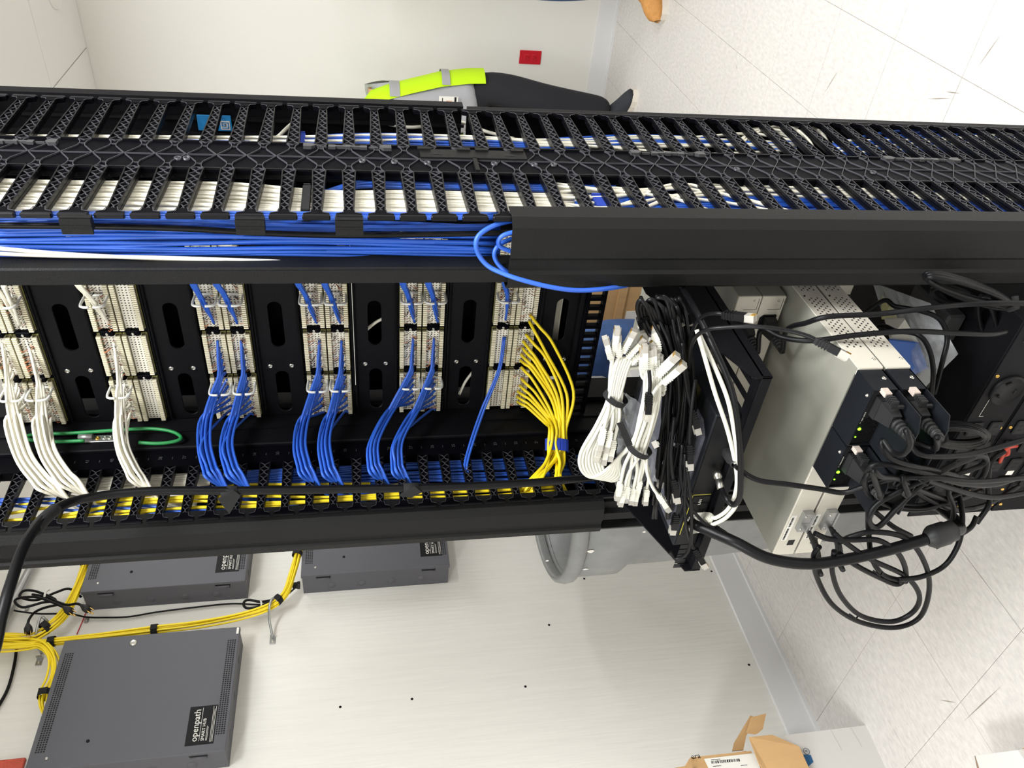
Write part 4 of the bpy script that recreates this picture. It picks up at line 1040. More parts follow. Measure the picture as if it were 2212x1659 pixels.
cord('patch_cable', [W(1424, 1072, .815), W(1410, 1052, .82), W(1398, 1020, .825), W(1396, 985, .83)], .0029, M_patch, 'white patch cord whose plug sticks out toward the black appliance', None, True, sc_=1.0)
cord('patch_cable', [W(1436, 822, .83), W(1422, 834, .832), W(1408, 860, .834), W(1398, 900, .834), W(1390, 940, .832)], .0029, M_patch, 'white patch cord with its plug jutting over the black cords, lower of two', None, True, sc_=1.15)
cord('patch_cable', [W(1424, 806, .835), W(1412, 818, .836), W(1400, 842, .838), W(1390, 890, .838)], .0029, M_patch, 'white patch cord with its plug jutting over the black cords, upper of two', None, True, sc_=1.15)
def band(a, b_, Y, w, label, tail=None):
    p0, p1 = W(*a, Y), W(*b_, Y)
    mid = (p0+p1)/2; d = (p1-p0); n = V((0, -1, 0)); mb = MB()
    ax = d.normalized().cross(n)
    M = frame(mid, ax, d); hl = d.length/2
    pr = [(hl*math.cos(2*math.pi*j/18), .017*math.sin(2*math.pi*j/18)) for j in range(18)]
    mb.add([M @ V((x, y, z)) for z in (-w/2, w/2) for x, y in pr], [(j, (j+1) % 18, 18+(j+1) % 18, 18+j) for j in range(18)])
    if tail:
        q = [W(*c, Y-.012) for c in tail]
        for k in range(len(q)-1):
            dd = (q[k+1]-q[k]).normalized().cross(n)*(w/2)
            mb.prism([q[k]-dd, q[k]+dd, q[k+1]+dd, q[k+1]-dd], (0, -.001, 0))
    return tag(obj('hook_and_loop_strap', mb, M_vel), label, 'strap')
band((1307, 850), (1352, 868), .862, .010, 'black strap around the upper white hank of patch cords')
band((1358, 962), (1404, 978), .830, .010, 'black strap around the lower white hank of patch cords', ((1339, 912), (1350, 938), (1360, 962)))
bag = MB()
nx, ny = 10, 16
A0, A1, A2, A3 = W(1345, 850, .872), W(1418, 900, .865), W(1420, 1040, .842), W(1330, 1085, .838)
vs = []
for i in range(nx+1):
    for j in range(ny+1):
        u, v = i/nx, j/ny
        p = (A0*(1-u)+A1*u)*(1-v)+(A3*(1-u)+A2*u)*v
        vs.append(p+V((rnd.uniform(-.002, .002), rnd.uniform(-.006, .006)+.012*math.sin(7*u+3*v), rnd.uniform(-.003, .003))))
bag.add(vs, [(i*(ny+1)+j, (i+1)*(ny+1)+j, (i+1)*(ny+1)+j+1, i*(ny+1)+j+1) for i in range(nx) for j in range(ny)])
tag(obj('plastic_bag', bag, M_bag), 'clear plastic bag hanging behind the white patch cords', 'plastic bag')
# ------------------------------------------------------------------ black patch cords hanging over the shelf
for i in range(30):
    f = (i+.5)/30; j = rnd.uniform(-1, 1); d = .86+.05*rnd.random()
    x0, y0 = 1382+f*92+j*6, 650+rnd.uniform(-10, 30)
    xb = 1432+f*70+j*4
    ye = rnd.choice((960, 1010, 1050, 1090, 1120))
    pts = [(x0+8, y0+24, d+.04), (x0-4, y0-2, d+.03), (x0+10, y0+rnd.uniform(20, 40), d+.02), (xb-18+f*8, 740, d+.005), (xb+rnd.uniform(-5, 5), 810, d-.005), (xb+rnd.uniform(-8, 8), 890, d-.015), (xb-8+rnd.uniform(-8, 8), 960, d-.025), (xb-20+rnd.uniform(-14, 10)+f*4, ye, d-.038)]
    cord('patch_cable', [W(*q) for q in pts], .0028, M_bcab, 'black patch cord in the thick bunch hanging down over the shelf and appliance', 'bunch of black patch cords', i % 4 == 0, i % 5 == 0, False, seg=5, n=6)
for i in range(9):
    f = i/8; pts = [(1382+i*6, 690-i*3, .90), (1376+i*7, 664-i*3, .885), (1384+i*9, 648+(i % 3)*6, .88), (1400+i*8, 668+(i % 4)*5, .875), (1412+i*7, 700, .89)]
    cord('patch_cable', [W(*q) for q in pts], .0029, M_bcab, 'black patch cord bent over at the top of the black bunch', 'cord ends at the top of the black bunch', i % 2 == 0, False, False)
for (pts, lb, p0) in (
    ([(1568, 680, .80), (1546, 677, .81), (1522, 682, .83), (1500, 705, .85), (1490, 745, .87), (1488, 790, .87)], 'black patch cord with a shiny plug pointing at the small beige units', True),
    ([(1768, 738, .72), (1745, 726, .73), (1700, 714, .745), (1640, 706, .76), (1570, 707, .78), (1520, 715, .80), (1494, 745, .83), (1488, 800, .86)], 'black patch cord stretched over the long beige unit, plug dangling at its end', True),
    ([(1496, 890, .83), (1488, 860, .835), (1478, 800, .845), (1474, 740, .86)], 'black patch cord with its plug upright at mid bunch', True),
    ([(1490, 965, .805), (1490, 935, .81), (1494, 880, .815), (1502, 820, .83)], 'black patch cord with plug lying on the appliance lid', True),
    ([(1540, 1140, .775), (1520, 1128, .78), (1495, 1100, .785), (1478, 1070, .79), (1470, 1020, .80), (1474, 960, .81)], 'black patch cord whose plug sticks out beside the white plugs', True),
    ([(1503, 1190, .775), (1492, 1172, .78), (1480, 1120, .785), (1480, 1060, .79), (1486, 1000, .80)], 'black patch cord with the lowest dangling plug at shelf corner', True),
    ([(1456, 1040, .80), (1452, 1015, .805), (1450, 970, .815), (1456, 900, .83)], 'black patch cord with its plug on the shelf left of the appliance', True),
    ([(1461, 1115, .79), (1468, 1088, .79), (1478, 1040, .795), (1480, 980, .805)], 'black patch cord with its plug near the shelf left gusset', True),
    ([(1448, 1192, .785), (1458, 1206, .78), (1476, 1202, .775), (1490, 1180, .775), (1494, 1130, .78), (1492, 1080, .785), (1484, 1010, .795)], 'black cord hooked in a loop round the shelf corner', False),
    ([(1402, 855, .822), (1404, 830, .826), (1402, 800, .835)], 'black patch cord plug nested in the lower white hank', True)):
    cord('patch_cable', [W(*q) for q in pts], .0029, M_bcab, lb, None, p0, False, False, sc_=1.15)
# coax with metal connector, white leads, barrel lead at the appliance rear
pts = [(1430, 560, 1.06), (1462, 604, .99), (1498, 662, .87), (1540, 745, .80), (1580, 840, .765), (1597, 940, .745), (1600, 1040, .735), (1596, 1078, .735), (1584, 1090, .74), (1570, 1078, .75), (1560, 1058, .77), (1553, 1040, .785)]
t = cord('coax_cable', [W(*q) for q in pts], .0046, M_bcab, 'black coaxial cable arching over the appliance to a silver connector', None, cat='cable')
cE = W(1553, 1040, .785); cD = (W(1546, 1012, .808)-cE).normalized()
part('coax_connector', t, M_metal, lambda b: b.lathe([(.0042, -.014), (.0055, -.012), (.0055, .0), (.0048, .001), (.0048, .006), (.0066, .007), (.0066, .017), (.0045, .018), (.0045, .022), (0, .022)], frame(cE, cD, (1, 0, 0)), 12))
for o, pts, lb in ((0, [(1505, 712, .85), (1522, 770, .825), (1545, 850, .80), (1572, 930, .775), (1590, 1010, .755), (1590, 1060, .75), (1574, 1098, .76), (1550, 1117, .775), (1534, 1118, .785)], 'upper of two white leads plugged in the appliance ports'), (1, [(1512, 725, .85), (1545, 795, .82), (1574, 870, .79), (1590, 960, .765), (1597, 1030, .748), (1592, 1085, .748), (1572, 1115, .758), (1548, 1130, .773), (1530, 1134, .785)], 'lower of two white leads plugged in the appliance ports')):
    cord('network_lead', [W(*q) for q in pts], .0033, M_patch, lb, None, False, True, True, sc_=1.3)
pts = [(1586, 1003, .755), (1602, 1018, .75), (1640, 1038, .735), (1700, 1046, .725), (1770, 1056, .715), (1822, 1064, .705), (1870, 1050, .695), (1930, 1034, .685), (2010, 1032, .675), (2110, 1040, .68), (2230, 1030, .70)]
t = cord('power_lead', [W(*q) for q in pts], .0040, M_cord, 'black power lead sagging across the beige units from a barrel plug in the appliance', None, cat='power cord')
pE, pD = W(1586, 1003, .755), (W(1566, 968, .808)-W(1586, 1003, .755))
part('barrel_plug', t, M_plug, lambda b: b.lathe([(.0045, -.002), (.006, 0), (.006, .014), (.0085, .018), (.009, .040), (.006, .044), (0, .044)], frame(pE, pD, (1, 0, 0)), 12))
# ------------------------------------------------------------------ power cords
def fin(key, pts, r=.0042):
    k, e = CORDEND[key]
    obj('jacket', MB().tube(spline([e]+[W(*q) for q in pts], 7), r, 7), M_cord, k)
fin('upper', [(1645, 712, .93), (1690, 729, .90), (1755, 736, .87), (1850, 724, .86), (1960, 716, .85), (2070, 720, .85), (2140, 722, .86), (2172, 716, .88)])
fin('lower', [(1700, 712, .93), (1740, 698, .90), (1790, 684, .88), (1900, 678, .87), (2000, 666, .85), (2080, 658, .85), (2150, 655, .84), (2240, 655, .84)])
fin(('psu', 0, 0), [(1958, 930, .655), (1966, 958, .65), (1952, 980, .655), (1928, 978, .67), (1908, 952, .69), (1906, 966, .685), (1925, 990, .68), (1980, 1008, .68), (2040, 1020, .70), (2100, 1035, .75)])
fin(('psu', 1, 0), [(2024, 945, .66), (2020, 970, .68), (1975, 955, .70), (1968, 962, .69), (1985, 980, .68), (2030, 986, .68), (2110, 978, .69), (2230, 945, .70)])
fin(('psu', 0, 1), [(1885, 1018, .66), (1905, 1030, .66), (1940, 1034, .68), (1990, 1060, .70), (2060, 1080, .74), (2120, 1060, .78)])
fin(('psu', 1, 1), [(1950, 1030, .68), (1970, 1050, .70), (2000, 1075, .72), (2060, 1100, .74), (2130, 1090, .78), (2200, 1050, .82)])
fin(('low', 0), [(1900, 653, 1.02), (1935, 662, 1.0), (1990, 672, .97), (2030, 690, .95), (2046, 730, .93), (2036, 780, .91), (2018, 850, .90)])
fin(('low', 1), [(1900, 705, 1.0), (1935, 715, .97), (1980, 722, .94), (2005, 750, .92), (2016, 800, .90), (2012, 860, .90)])
loops = [
 ([(1770, 1180, .70), (1757, 1205, .70), (1768, 1255, .70), (1800, 1308, .69), (1856, 1343, .685), (1930, 1356, .68), (1984, 1336, .68), (2006, 1284, .68), (2001, 1225, .68), (1962, 1166, .685), (1893, 1149, .69), (1842, 1158, .695), (1812, 1172, .70)], 'black cord in the biggest hanging loop below the beige units, outer of its two strands'),
 ([(1802, 1190, .695), (1798, 1235, .69), (1817, 1288, .685), (1860, 1330, .68), (1925, 1343, .675), (1972, 1322, .675), (1986, 1286, .675), (1955, 1244, .68), (1880, 1208, .685), (1826, 1172, .69), (1800, 1150, .70)], 'black cord in the biggest hanging loop below the beige units, inner of its two strands'),
 ([(1760, 1152, .70), (1790, 1164, .695), (1840, 1166, .69), (1900, 1168, .685), (1942, 1198, .68), (1957, 1240, .68), (1940, 1262, .68), (1905, 1250, .685), (1850, 1222, .69), (1812, 1195, .70)], 'black cord curling in the small middle loop below the beige units'),
 ([(1940, 1252, .675), (1990, 1246, .675), (2040, 1222, .68), (2070, 1176, .69), (2079, 1125, .71), (2073, 1075, .74), (2060, 1030, .78)], 'black cord rising on the right of the hanging loops'),
 ([(1958, 1256, .68), (1912, 1244, .685), (1886, 1212, .69), (1877, 1160, .70), (1876, 1100, .71), (1884, 1060, .72)], 'black cord dropping straight down behind the small loop'),
 ([(1888, 1104, .72), (1930, 1138, .71), (1968, 1158, .71)], 'short black cord slanting behind the thick coupler cable'),
 ([(2110, 1115, .74), (2096, 1140, .73), (2060, 1162, .72), (2020, 1182, .72)], 'short black cord curving above the coupler'),
 ([(2066, 1000, .70), (2010, 1030, .69), (1950, 1058, .685), (1900, 1085, .685), (1878, 1112, .68), (1882, 1134, .68), (1900, 1136, .68), (1935, 1100, .685), (1985, 1052, .69), (2040, 1015, .70), (2110, 985, .72)], 'black cord folded in a narrow hairpin in front of the units'),
 ([(1896, 1000, .70), (1878, 1020, .69), (1868, 1042, .69), (1882, 1072, .70), (1930, 1095, .71), (1990, 1100, .72), (2040, 1085, .73), (2075, 1055, .75)], 'black cord wrapping round the tangle at the left of power supplies'),
 ([(1870, 1035, .70), (1875, 1012, .69), (1905, 1003, .685), (1960, 1012, .68), (2010, 1026, .68), (2080, 1045, .69), (2150, 1046, .71), (2230, 1020, .74)], 'black cord bending over the tangle and away to the right'),
 ([(1998, 1036, .70), (2040, 1050, .71), (2095, 1066, .72), (2150, 1074, .73), (2230, 1062, .75)], 'black cord sagging lowest across the battery backup'),
 ([(2010, 1030, .70), (2060, 1000, .71), (2100, 986, .72), (2128, 988, .73), (2120, 1005, .73), (2070, 1024, .72), (2000, 1052, .71), (1940, 1085, .70)], 'black cord doubled back over the battery backup panel'),
 ([(2125, 978, .74), (2132, 1000, .74), (2122, 1030, .74), (2090, 1055, .74), (2050, 1075, .735), (1990, 1092, .73), (1930, 1088, .72)], 'black cord looping down beside the red lever'),
 ([(2170, 975, .80), (2140, 1000, .79), (2135, 1060, .78), (2136, 1090, .76), (2110, 1130, .75)], 'thin black cord dropping past the battery backup screws'),
 ([(2060, 1010, .73), (2048, 1060, .725), (2060, 1100, .72), (2052, 1150, .71)], 'short black cord passing behind the coupler cable'),
 ([(1905, 1060, .70), (1940, 1062, .70), (1975, 1045, .70), (1968, 1030, .70), (1930, 1032, .70)], 'small black cord loop pressed against the power supplies'),
]
for pts, lb in loops:
    cable('power_cable', [W(*q) for q in pts], .0043, M_cord, lb, 'power cord', seg=8, n=8)
# coils of cord tied with twist ties
def coil(c, ru, rv, ang, n, r, label, tie, spread=.006, grp=None):
    t = thing('coiled_cable', label, 'power cord', W(*c))
    for k in range(n):
        pts = []
        a0 = rnd.uniform(-.05, .05)
        for q in range(24):
            a = 2*math.pi*q/24
            u, v = (ru+rnd.uniform(-1, 1)*2+k*2.2-n)*math.cos(a), (rv+k*2.5-n*1.2)*math.sin(a)
            x = c[0]+u*math.cos(ang+a0)-v*math.sin(ang+a0); y = c[1]+u*math.sin(ang+a0)+v*math.cos(ang+a0)
            pts.append(W(x, y, c[2]+spread*(k-n/2)+.010*math.sin(a)))
        mb = MB().tube(pts, r, 6, closed=True)
        obj('turn', mb, M_cord, t)
    a, b_ = W(tie[0], tie[1], c[2]-.005), W(tie[2], tie[3], c[2]-.005)
    part('tie', t, M_vel, lambda b: (b.tube([a, (a+b_)/2+V((0, -.012, 0)), b_], .0052, 6)))
    return t
coil((2092, 628, .885), 96, 17, .33, 4, .0042, 'elongated coil of black cord tied with a strap on the right manager cover', (2192, 640, 2178, 668))
coil((2135, 700, .95), 62, 20, 1.35, 3, .0038, 'narrow coil of black cord hanging by the battery backup', (2110, 648, 2140, 652))
coil((2068, 940, .80), 62, 21, .05, 6, .0042, 'flat coil of black cord resting on the battery backup behind the plugs', (2036, 918, 2030, 958))
coil((2058, 640, .99), 46, 17, .25, 2, .0042, 'loose black cord loop lying over the dark grey adapter', (2086, 648, 2100, 640))
# tie points on the loops
for x, y, Y in ((1995, 1040, .672), (1844, 1328, .682), (1896, 1235, .68)):
    c = W(x, y, Y); tag(obj('twist_tie', MB().tube([c+V((.004, 0, .010)), c+V((0, -.008, 0)), c+V((-.004, 0, -.010))], .0016, 5), M_bcab), 'small black twist tie %s' % ('on the crossing cords in front of the battery backup' if x > 1950 else 'on the biggest hanging loop' if y > 1300 else 'on the small hanging loop'), 'tie')
# thick cable with coupler
pts = [(1490, 1128, .80), (1540, 1150, .77), (1590, 1172, .74), (1660, 1206, .71), (1745, 1218, .69), (1830, 1208, .685), (1910, 1190, .68), (1975, 1172, .68), (2010, 1162, .68)]
t = thing('thick_power_cable', 'thick black power cable with a round coupler sagging below the beige units', 'power cable', W(1745, 1218, .69))
obj('jacket', MB().tube(spline([W(*q) for q in pts], 8), .0092, 12), M_bcab, t)
cA, cB = W(2005, 1163, .68), W(2058, 1146, .685)
M = frame(cA, cB-cA, (0, 0, 1)); Lc = (cB-cA).length
part('coupler', t, M_plug, lambda b: b.lathe([(.0095, -.004), (.0135, 0), (.0175, .006), (.0185, .010), (.0185, Lc*.7), (.0165, Lc*.78), (.0165, Lc), (.012, Lc*1.05), (0, Lc*1.05)], M, 20))
obj('tail', MB().tube(spline([W(*q) for q in ((2058, 1146, .685), (2074, 1142, .70), (2060, 1120, .74), (2040, 1105, .79), (2022, 1088, .85))], 6), .0092, 12), M_bcab, t)
cA = W(2022, 1090, .85)
part('strain_relief', t, M_plug, lambda b: b.lathe([(.010, 0), (.014, .003), (.014, .012), (.016, .014), (.016, .030), (.019, .034), (.019, .042), (0, .042)], frame(cA, W(2006, 1075, .884)-cA, (1, 0, 0)), 14))
# white-booted data leads in the port cages
for i, (px, py) in enumerate(((1748, 1150), (1795, 1140))):
    for j in range(3):
        cA = W(px+j*6, py+j*7, .79)
        cord('data_lead', [cA, W(px+14+j*3, py+38+j*5, .745), W(px+12+j*4, py+66+j*4, .72), W(px+26, py+92, .70)], .0042, M_plug, 'black data lead in the port cage of the %s long beige unit' % ('upper', 'lower')[i], 'leads of the %s port cage' % ('upper', 'lower')[i], cat='data lead', seg=6)
cable('network_cable', [W(x, y, .95) for x, y in ((2110, 1075), (2125, 1092), (2160, 1097), (2200, 1088), (2230, 1078))], .003, M_blue, 'blue network cable peeking out below the battery backup at the far edge', 'cable')
# ------------------------------------------------------------------ access hubs on the left wall
HX = -2.277
def hub(label, y0, y1, z0, z1, lock, stick):
    t = thing('wall_enclosure', label, 'enclosure', (XW+.05, (y0+y1)/2, z0))
    part('body', t, M_hub, lambda b: b.box(XW, HX-.014, y0+.003, y1-.003, z0+.003, z1-.003))
    lid = part('lid', t, M_hub, lambda b: b.bev(HX-.016, HX, y0, y1, z0, z1, .0015))
    for za in (z0+.075, z1-.075):
        part('hinge', t, M_hub, lambda b: (b.tube([V((HX-.021, y0-.002, za-.022)), V((HX-.021, y0-.002, za+.022))], .0035, 8), b.box(HX-.030, HX-.020, y0-.002, y0+.003, za-.022, za+.022)))
        part('hinge_gap', t, M_dark, lambda b: b.box(HX-.017, HX-.012, y0-.0006, y0+.001, za-.025, za+.025))
    for k in range(4):
        zz = z1-.10-(z1-z0-.2)*k/3
        part('knockout', t, M_hub, lambda b: b.lathe([(0, .0012), (.0135, .0012), (.0142, -.0005), (.0155, -.0005), (.0155, .0003)], frame((XW+.036, y0+.003, zz), (0, -1, 0), (1, 0, 0)), 20))
    for k in range(3):
        yy = y0+.08+(y1-y0-.16)*k/2
        part('knockout', t, M_hub, lambda b: b.lathe([(0, .0012), (.0135, .0012), (.0142, -.0005), (.0155, -.0005), (.0155, .0003)], frame((XW+.04, yy, z0+.003), (0, 0, -1), (1, 0, 0)), 20))
    for zz, sg in ((z1-.032, 1), (z0+.014, 1)):
        g = MB()
        ny = int((y1-y0-.09)/.0068)
        for j in range(ny):
            for c in range(4):
                y = y0+.05+.0068*j; z = zz+.0068*c-.006
                g.add([(HX+.0003, y, z), (HX+.0003, y+.0044, z), (HX+.0003, y+.0044, z+.0044), (HX+.0003, y, z+.0044)], [(0, 1, 2, 3)])
        tag(obj('vent_grille', g, M_dark, lid), kind='stuff')
    screw('screw', (HX, y0+.032, z1-.048), (1, 0, 0), .0042, lid)
    part('button', lid, M_lblk, lambda b: b.lathe([(0, .003), (.004, .0025), (.005, 0)], frame((HX, y0+.07, z1-.145), (1, 0, 0), (0, 1, 0)), 10))
    if lock:
        o = part('cam_lock', lid, M_metal, lambda b: b.lathe([(0, .004), (.0075, .004), (.0105, .003), (.0112, 0)], frame((HX, y1-.028, z1-.205), (1, 0, 0), (0, 1, 0)), 20))
        part('keyhole', o, M_dark, lambda b: b.box(HX+.004, HX+.0045, y1-.0287, y1-.0273, z1-.2085, z1-.2015))
        part('corner_label', lid, M_lblw, lambda b: b.box(HX, HX+.0004, y1-.026, y1-.003, z0+.003, z0+.010))
    sy0, sz1 = stick[0], stick[1]
    sw, sh = .118, .078
    o = part('name_sticker', lid, M_lblk, lambda b: b.box(HX, HX+.0005, sy0, sy0+sw, sz1-sh, sz1))
    lettering('openpath', .026, facing_x((HX+.0008, sy0+.010, sz1-.031)), M_lblw, o)
    lettering('SMART HUB', .0125, facing_x((HX+.0008, sy0+.011, sz1-.050)), M_lblw, o)
    part('print_line', o, M_lblw, lambda b: [b.box(HX+.0005, HX+.0008, sy0+a, sy0+c, sz1-zz-.0009, sz1-zz) for a, c, zz in ((.011, sw-.006, .0365), (.011, .055, .0545), (.011, .052, .0575), (.006, sw-.004, .066), (.006, sw-.012, .0695), (.006, sw-.004, .073))])
p = WX(403, 1612, HX)
hub('large grey wall enclosure with a key lock, nearest of the three on the left wall', 1.178, 1.585, 1.826, 2.348, True, (p.y, WX(410, 1540, HX).z))
hub('upper grey wall enclosure half hidden by the rack, beside the key-locked one', 1.766, 2.17, 1.828, 2.348, False, (WX(470, 1237, HX).y, WX(472, 1190, HX).z))
hub('lower grey wall enclosure, just above the trash can and half hidden by rack', 1.769, 2.17, 1.130, 1.645, False, (WX(906, 1203, HX).y, WX(906, 1170, HX).z))
t = tag(obj('cable_gland', MB().lathe([(.004, .026), (.011, .024), (.012, .010), (.014, .008), (.014, 0)], frame(WX(648, 1264, XW+.05), (0, 0, 1), (1, 0, 0)), 10), M_plug), 'black cable gland on top of the lower grey wall enclosure', 'cable gland')
# ------------------------------------------------------------------ yellow cable runs on the wall
def bundle(name, path, n, rb, m, label, group, r=.0033, flat=1.0, seg=6):
    for i in range(n):
        u, v = disc(i, n, rb)
        ph = rnd.uniform(0, 6)
        pts = []
        for k, q in enumerate(path):
            c = WX(q[0], q[1], q[2] if len(q) > 2 else -2.31)
            n0 = WX(*path[max(k-1, 0)][:2], -2.31); n1 = WX(*path[min(k+1, len(path)-1)][:2], -2.31)
            d = (n1-n0).normalized(); s = V((0, d.z, -d.y))
            uu, vv = u+rb*.25*math.sin(k*1.1+ph), v+rb*.2*math.cos(k*.9+ph)
            pts.append(c+s*uu+V((abs(1)*vv*flat, 0, 0)))
        cable(name, pts, r, m, label, 'cable', group, seg=seg, n=7)
bundle('network_cable', [(-40, 1374), (20, 1376), (70, 1376), (110, 1352, -2.30), (140, 1322, -2.30), (162, 1280, -2.29), (178, 1240, -2.29), (190, 1206, -2.29)], 9, .016, M_yel, 'yellow network cable in the bundle curving up to the upper wall enclosure', 'yellow bundle to the upper enclosure')
bundle('network_cable', [(-40, 1388), (20, 1388), (72, 1386), (100, 1396, -2.30), (116, 1426, -2.30), (114, 1466, -2.30), (103, 1496, -2.31), (102, 1524, -2.32), (112, 1548, -2.33), (135, 1560, -2.335)], 9, .016, M_yel, 'yellow network cable in the bundle bending down behind the key-locked enclosure', 'yellow bundle to the key-locked enclosure')
bundle('network_cable', [(-40, 1400), (40, 1396), (110, 1387), (220, 1376), (330, 1361), (430, 1348), (520, 1330), (585, 1308, -2.30), (618, 1280, -2.29), (632, 1240, -2.29), (640, 1208, -2.28), (646, 1182, -2.27)], 8, .013, M_yel, 'yellow network cable in the long run along the wall to the lower enclosure', 'long yellow run on the wall')
def wrap(c, d, r, w, label):
    M = frame(c, d, (1, 0, 0))
    mb = MB().lathe([(r*.96, -w/2), (r, -w/2+.001), (r, w/2-.001), (r*.96, w/2)], M, 14)
    mb.obox(M @ Matrix.Translation((r, .002, 0)), .003, r*1.1, w*.96)
    return tag(obj('hook_and_loop_strap', mb, M_vel), label, 'strap')
for (x, y), (x2, y2), X, r, lb in (((334, 1360), (360, 1357), -2.31, .0175, 'black strap at the middle of the long yellow run'), ((600, 1296), (616, 1280), -2.296, .0175, 'black strap on the yellow run beside the wall hook'), ((99, 1356), (115, 1343), -2.30, .0215, 'black strap where the upper yellow bundle branches off'), ((112, 1386), (125, 1384), -2.31, .0165, 'black strap at the start of the long yellow run'), ((98, 1500), (94, 1520), -2.30, .0215, 'black strap on the yellow bundle bending behind the key-locked enclosure'), ((188, 1216), (193, 1204), -2.29, .0205, 'black strap on the yellow bundle at the upper enclosure'), ((642, 1196), (645, 1184), -2.275, .017, 'black strap on the yellow run at the lower enclosure')):
    wrap(WX(x, y, X), WX(x2, y2, X)-WX(x, y, X), r, .020, lb)
def jhook(plate, pts, label):
    t = thing('wall_hook', label, 'hook', WX(*plate, XW))
    c = WX(*plate, XW)
    part('bracket', t, M_galv, lambda b: (b.bev(XW, XW+.004, c.y-.014, c.y+.012, c.z-.009, c.z+.009, .001), b.box(XW, XW+.018, c.y+.008, c.y+.012, c.z-.008, c.z+.008)))
    screw('screw', (XW+.004, c.y-.003, c.z), (1, 0, 0), .005, t)
    obj('rod', MB().tube(spline([WX(*q) for q in pts], 6), .0042, 8), M_galv, t)
jhook((589, 1384), [(589, 1376, XW+.012), (582, 1340, XW+.05), (582, 1310, XW+.098), (590, 1292, XW+.10), (600, 1300, XW+.085)], 'bent metal wall hook holding the long yellow run near the lower enclosure')
jhook((85, 1430), [(90, 1412, XW+.012), (78, 1385, XW+.06), (80, 1358, XW+.10), (88, 1333, XW+.105), (100, 1340, XW+.09), (106, 1348, XW+.07)], 'bent metal wall hook holding all yellow bundles near the top')
# power cords with plugs coiled on the wall
def plug515(t, p, d):
    M = frame(p, d, (1, 0, 0))
    b = MB()
    b.lathe([(.0045, -.018), (.007, -.012), (.010, -.004), (.012, .0), (.012, .016), (.0, .016)], M, 10)
    obj('plug', b, M_plug, t)
    g = MB()
    for s in (-1, 1): g.obox(M @ Matrix.Translation((.003, s*.0065, .024)), .006, .0015, .017)
    g.tube([M @ V((-.006, 0, .016)), M @ V((-.006, 0, .035))], .0024, 6)
    obj('plug_blade', g, M_brass, t)
def wallcord(pts, plug_d, label, r=.0042):
    q = [WX(*p) for p in pts]
    t = thing('power_cable', label, 'power cord', q[len(q)//2])
    obj('jacket', MB().tube(spline(q, 7), r, 7), M_cord, t)
    if plug_d:
        e = WX(*plug_d, pts[-1][2]); d = (e-q[-1]).normalized()
        plug515(t, q[-1]+d*.016, d)
    return t
t = wallcord([(176, 1290, -2.33), (150, 1272, -2.31), (120, 1280, -2.30), (80, 1296, -2.29), (44, 1290, -2.29), (52, 1276, -2.29), (80, 1278, -2.285), (120, 1296, -2.28), (90, 1302, -2.28), (50, 1312, -2.28), (32, 1300, -2.28), (42, 1292, -2.275), (76, 1290, -2.27), (110, 1300, -2.265), (138, 1312, -2.26)], (156, 1324), 'black power cord coiled and tied by the conduit, its plug lying on the yellow bundle')
part('cable_tie', t, M_ring, lambda b: b.tube(spline([WX(96, 1288, -2.255), WX(99, 1278, -2.26), WX(106, 1274, -2.27)], 4), .0035, 6))
wallcord([(70, 1284, -2.30), (100, 1290, -2.28), (140, 1306, -2.27), (165, 1304, -2.265), (176, 1308, -2.262)], (192, 1318), 'black power cord with its plug beside the corner of the upper enclosure')
wallcord([(138, 1304, -2.31), (100, 1312, -2.31), (76, 1322, -2.30), (64, 1336, -2.29), (60, 1348, -2.28)], (62, 1368), 'black power cord hanging to a plug beside the upper wall hook')
wallcord([(26, 1318, -2.36), (50, 1322, -2.365), (90, 1326, -2.365), (150, 1326, -2.365), (186, 1333, -2.365), (230, 1334, -2.365), (280, 1332, -2.365), (340, 1322, -2.365), (420, 1312, -2.365), (500, 1304, -2.365), (560, 1306, -2.36), (600, 1300, -2.36), (640, 1268, -2.34)], None, 'thin black cord stapled along the wall between enclosures', .003)
t = wallcord([(626, 1276, -2.34), (600, 1292, -2.33), (566, 1300, -2.32), (536, 1296, -2.32), (526, 1304, -2.32), (534, 1314, -2.32), (560, 1310, -2.315), (590, 1296, -2.31), (620, 1280, -2.32)], None, 'short black cord coil tied above the wall hook by the lower enclosure', .0045)
part('cable_tie', t, M_ring, lambda b: b.tube([WX(563, 1296, -2.31), WX(565, 1304, -2.302), WX(564, 1312, -2.31)], .0032, 6))
for x, y, lb in ((188, 1340, 'small metal cable clamp below the upper enclosure corner'), (60, 1314, 'small metal cable clamp under the coiled power cord')):
    c = WX(x, y, XW)
    t = tag(obj('cable_clamp', MB().bev(XW, XW+.006, c.y-.012, c.y+.012, c.z-.006, c.z+.006, .002), M_galv), lb, 'clamp')
    screw('screw', (XW+.006, c.y-.003, c.z), (1, 0, 0), .004, t)
cable('wire', [WX(x, y, XW+.003) for x, y in ((186, 1322), (178, 1342), (166, 1370))], .0016, M_red, 'thin red wire on the wall crossing behind the yellow run', 'wire')
cable('wall_cable', [WX(x, y, XW+.010) for x, y in ((36, 1400), (30, 1440), (16, 1490), (-12, 1540))], .005, M_bcab, 'black cable dropping on the wall from the yellow bundles', 'cable', seg=8)
t = tag(obj('conduit', MB().tube([WX(78, 1205, XW+.03), WX(52, 1255, XW+.03), WX(28, 1300, XW+.03), WX(-10, 1376, XW+.03)], .0145, 14), M_galv), 'galvanised pipe conduit slanting along the top of the left wall', 'conduit')
mb = MB()
a0 = WX(-20, 1645, XW); a1 = WX(58, 1640, XW)
mb.bev(XW, XW+.012, .9, a1.y, a1.z, a0.z, .002)
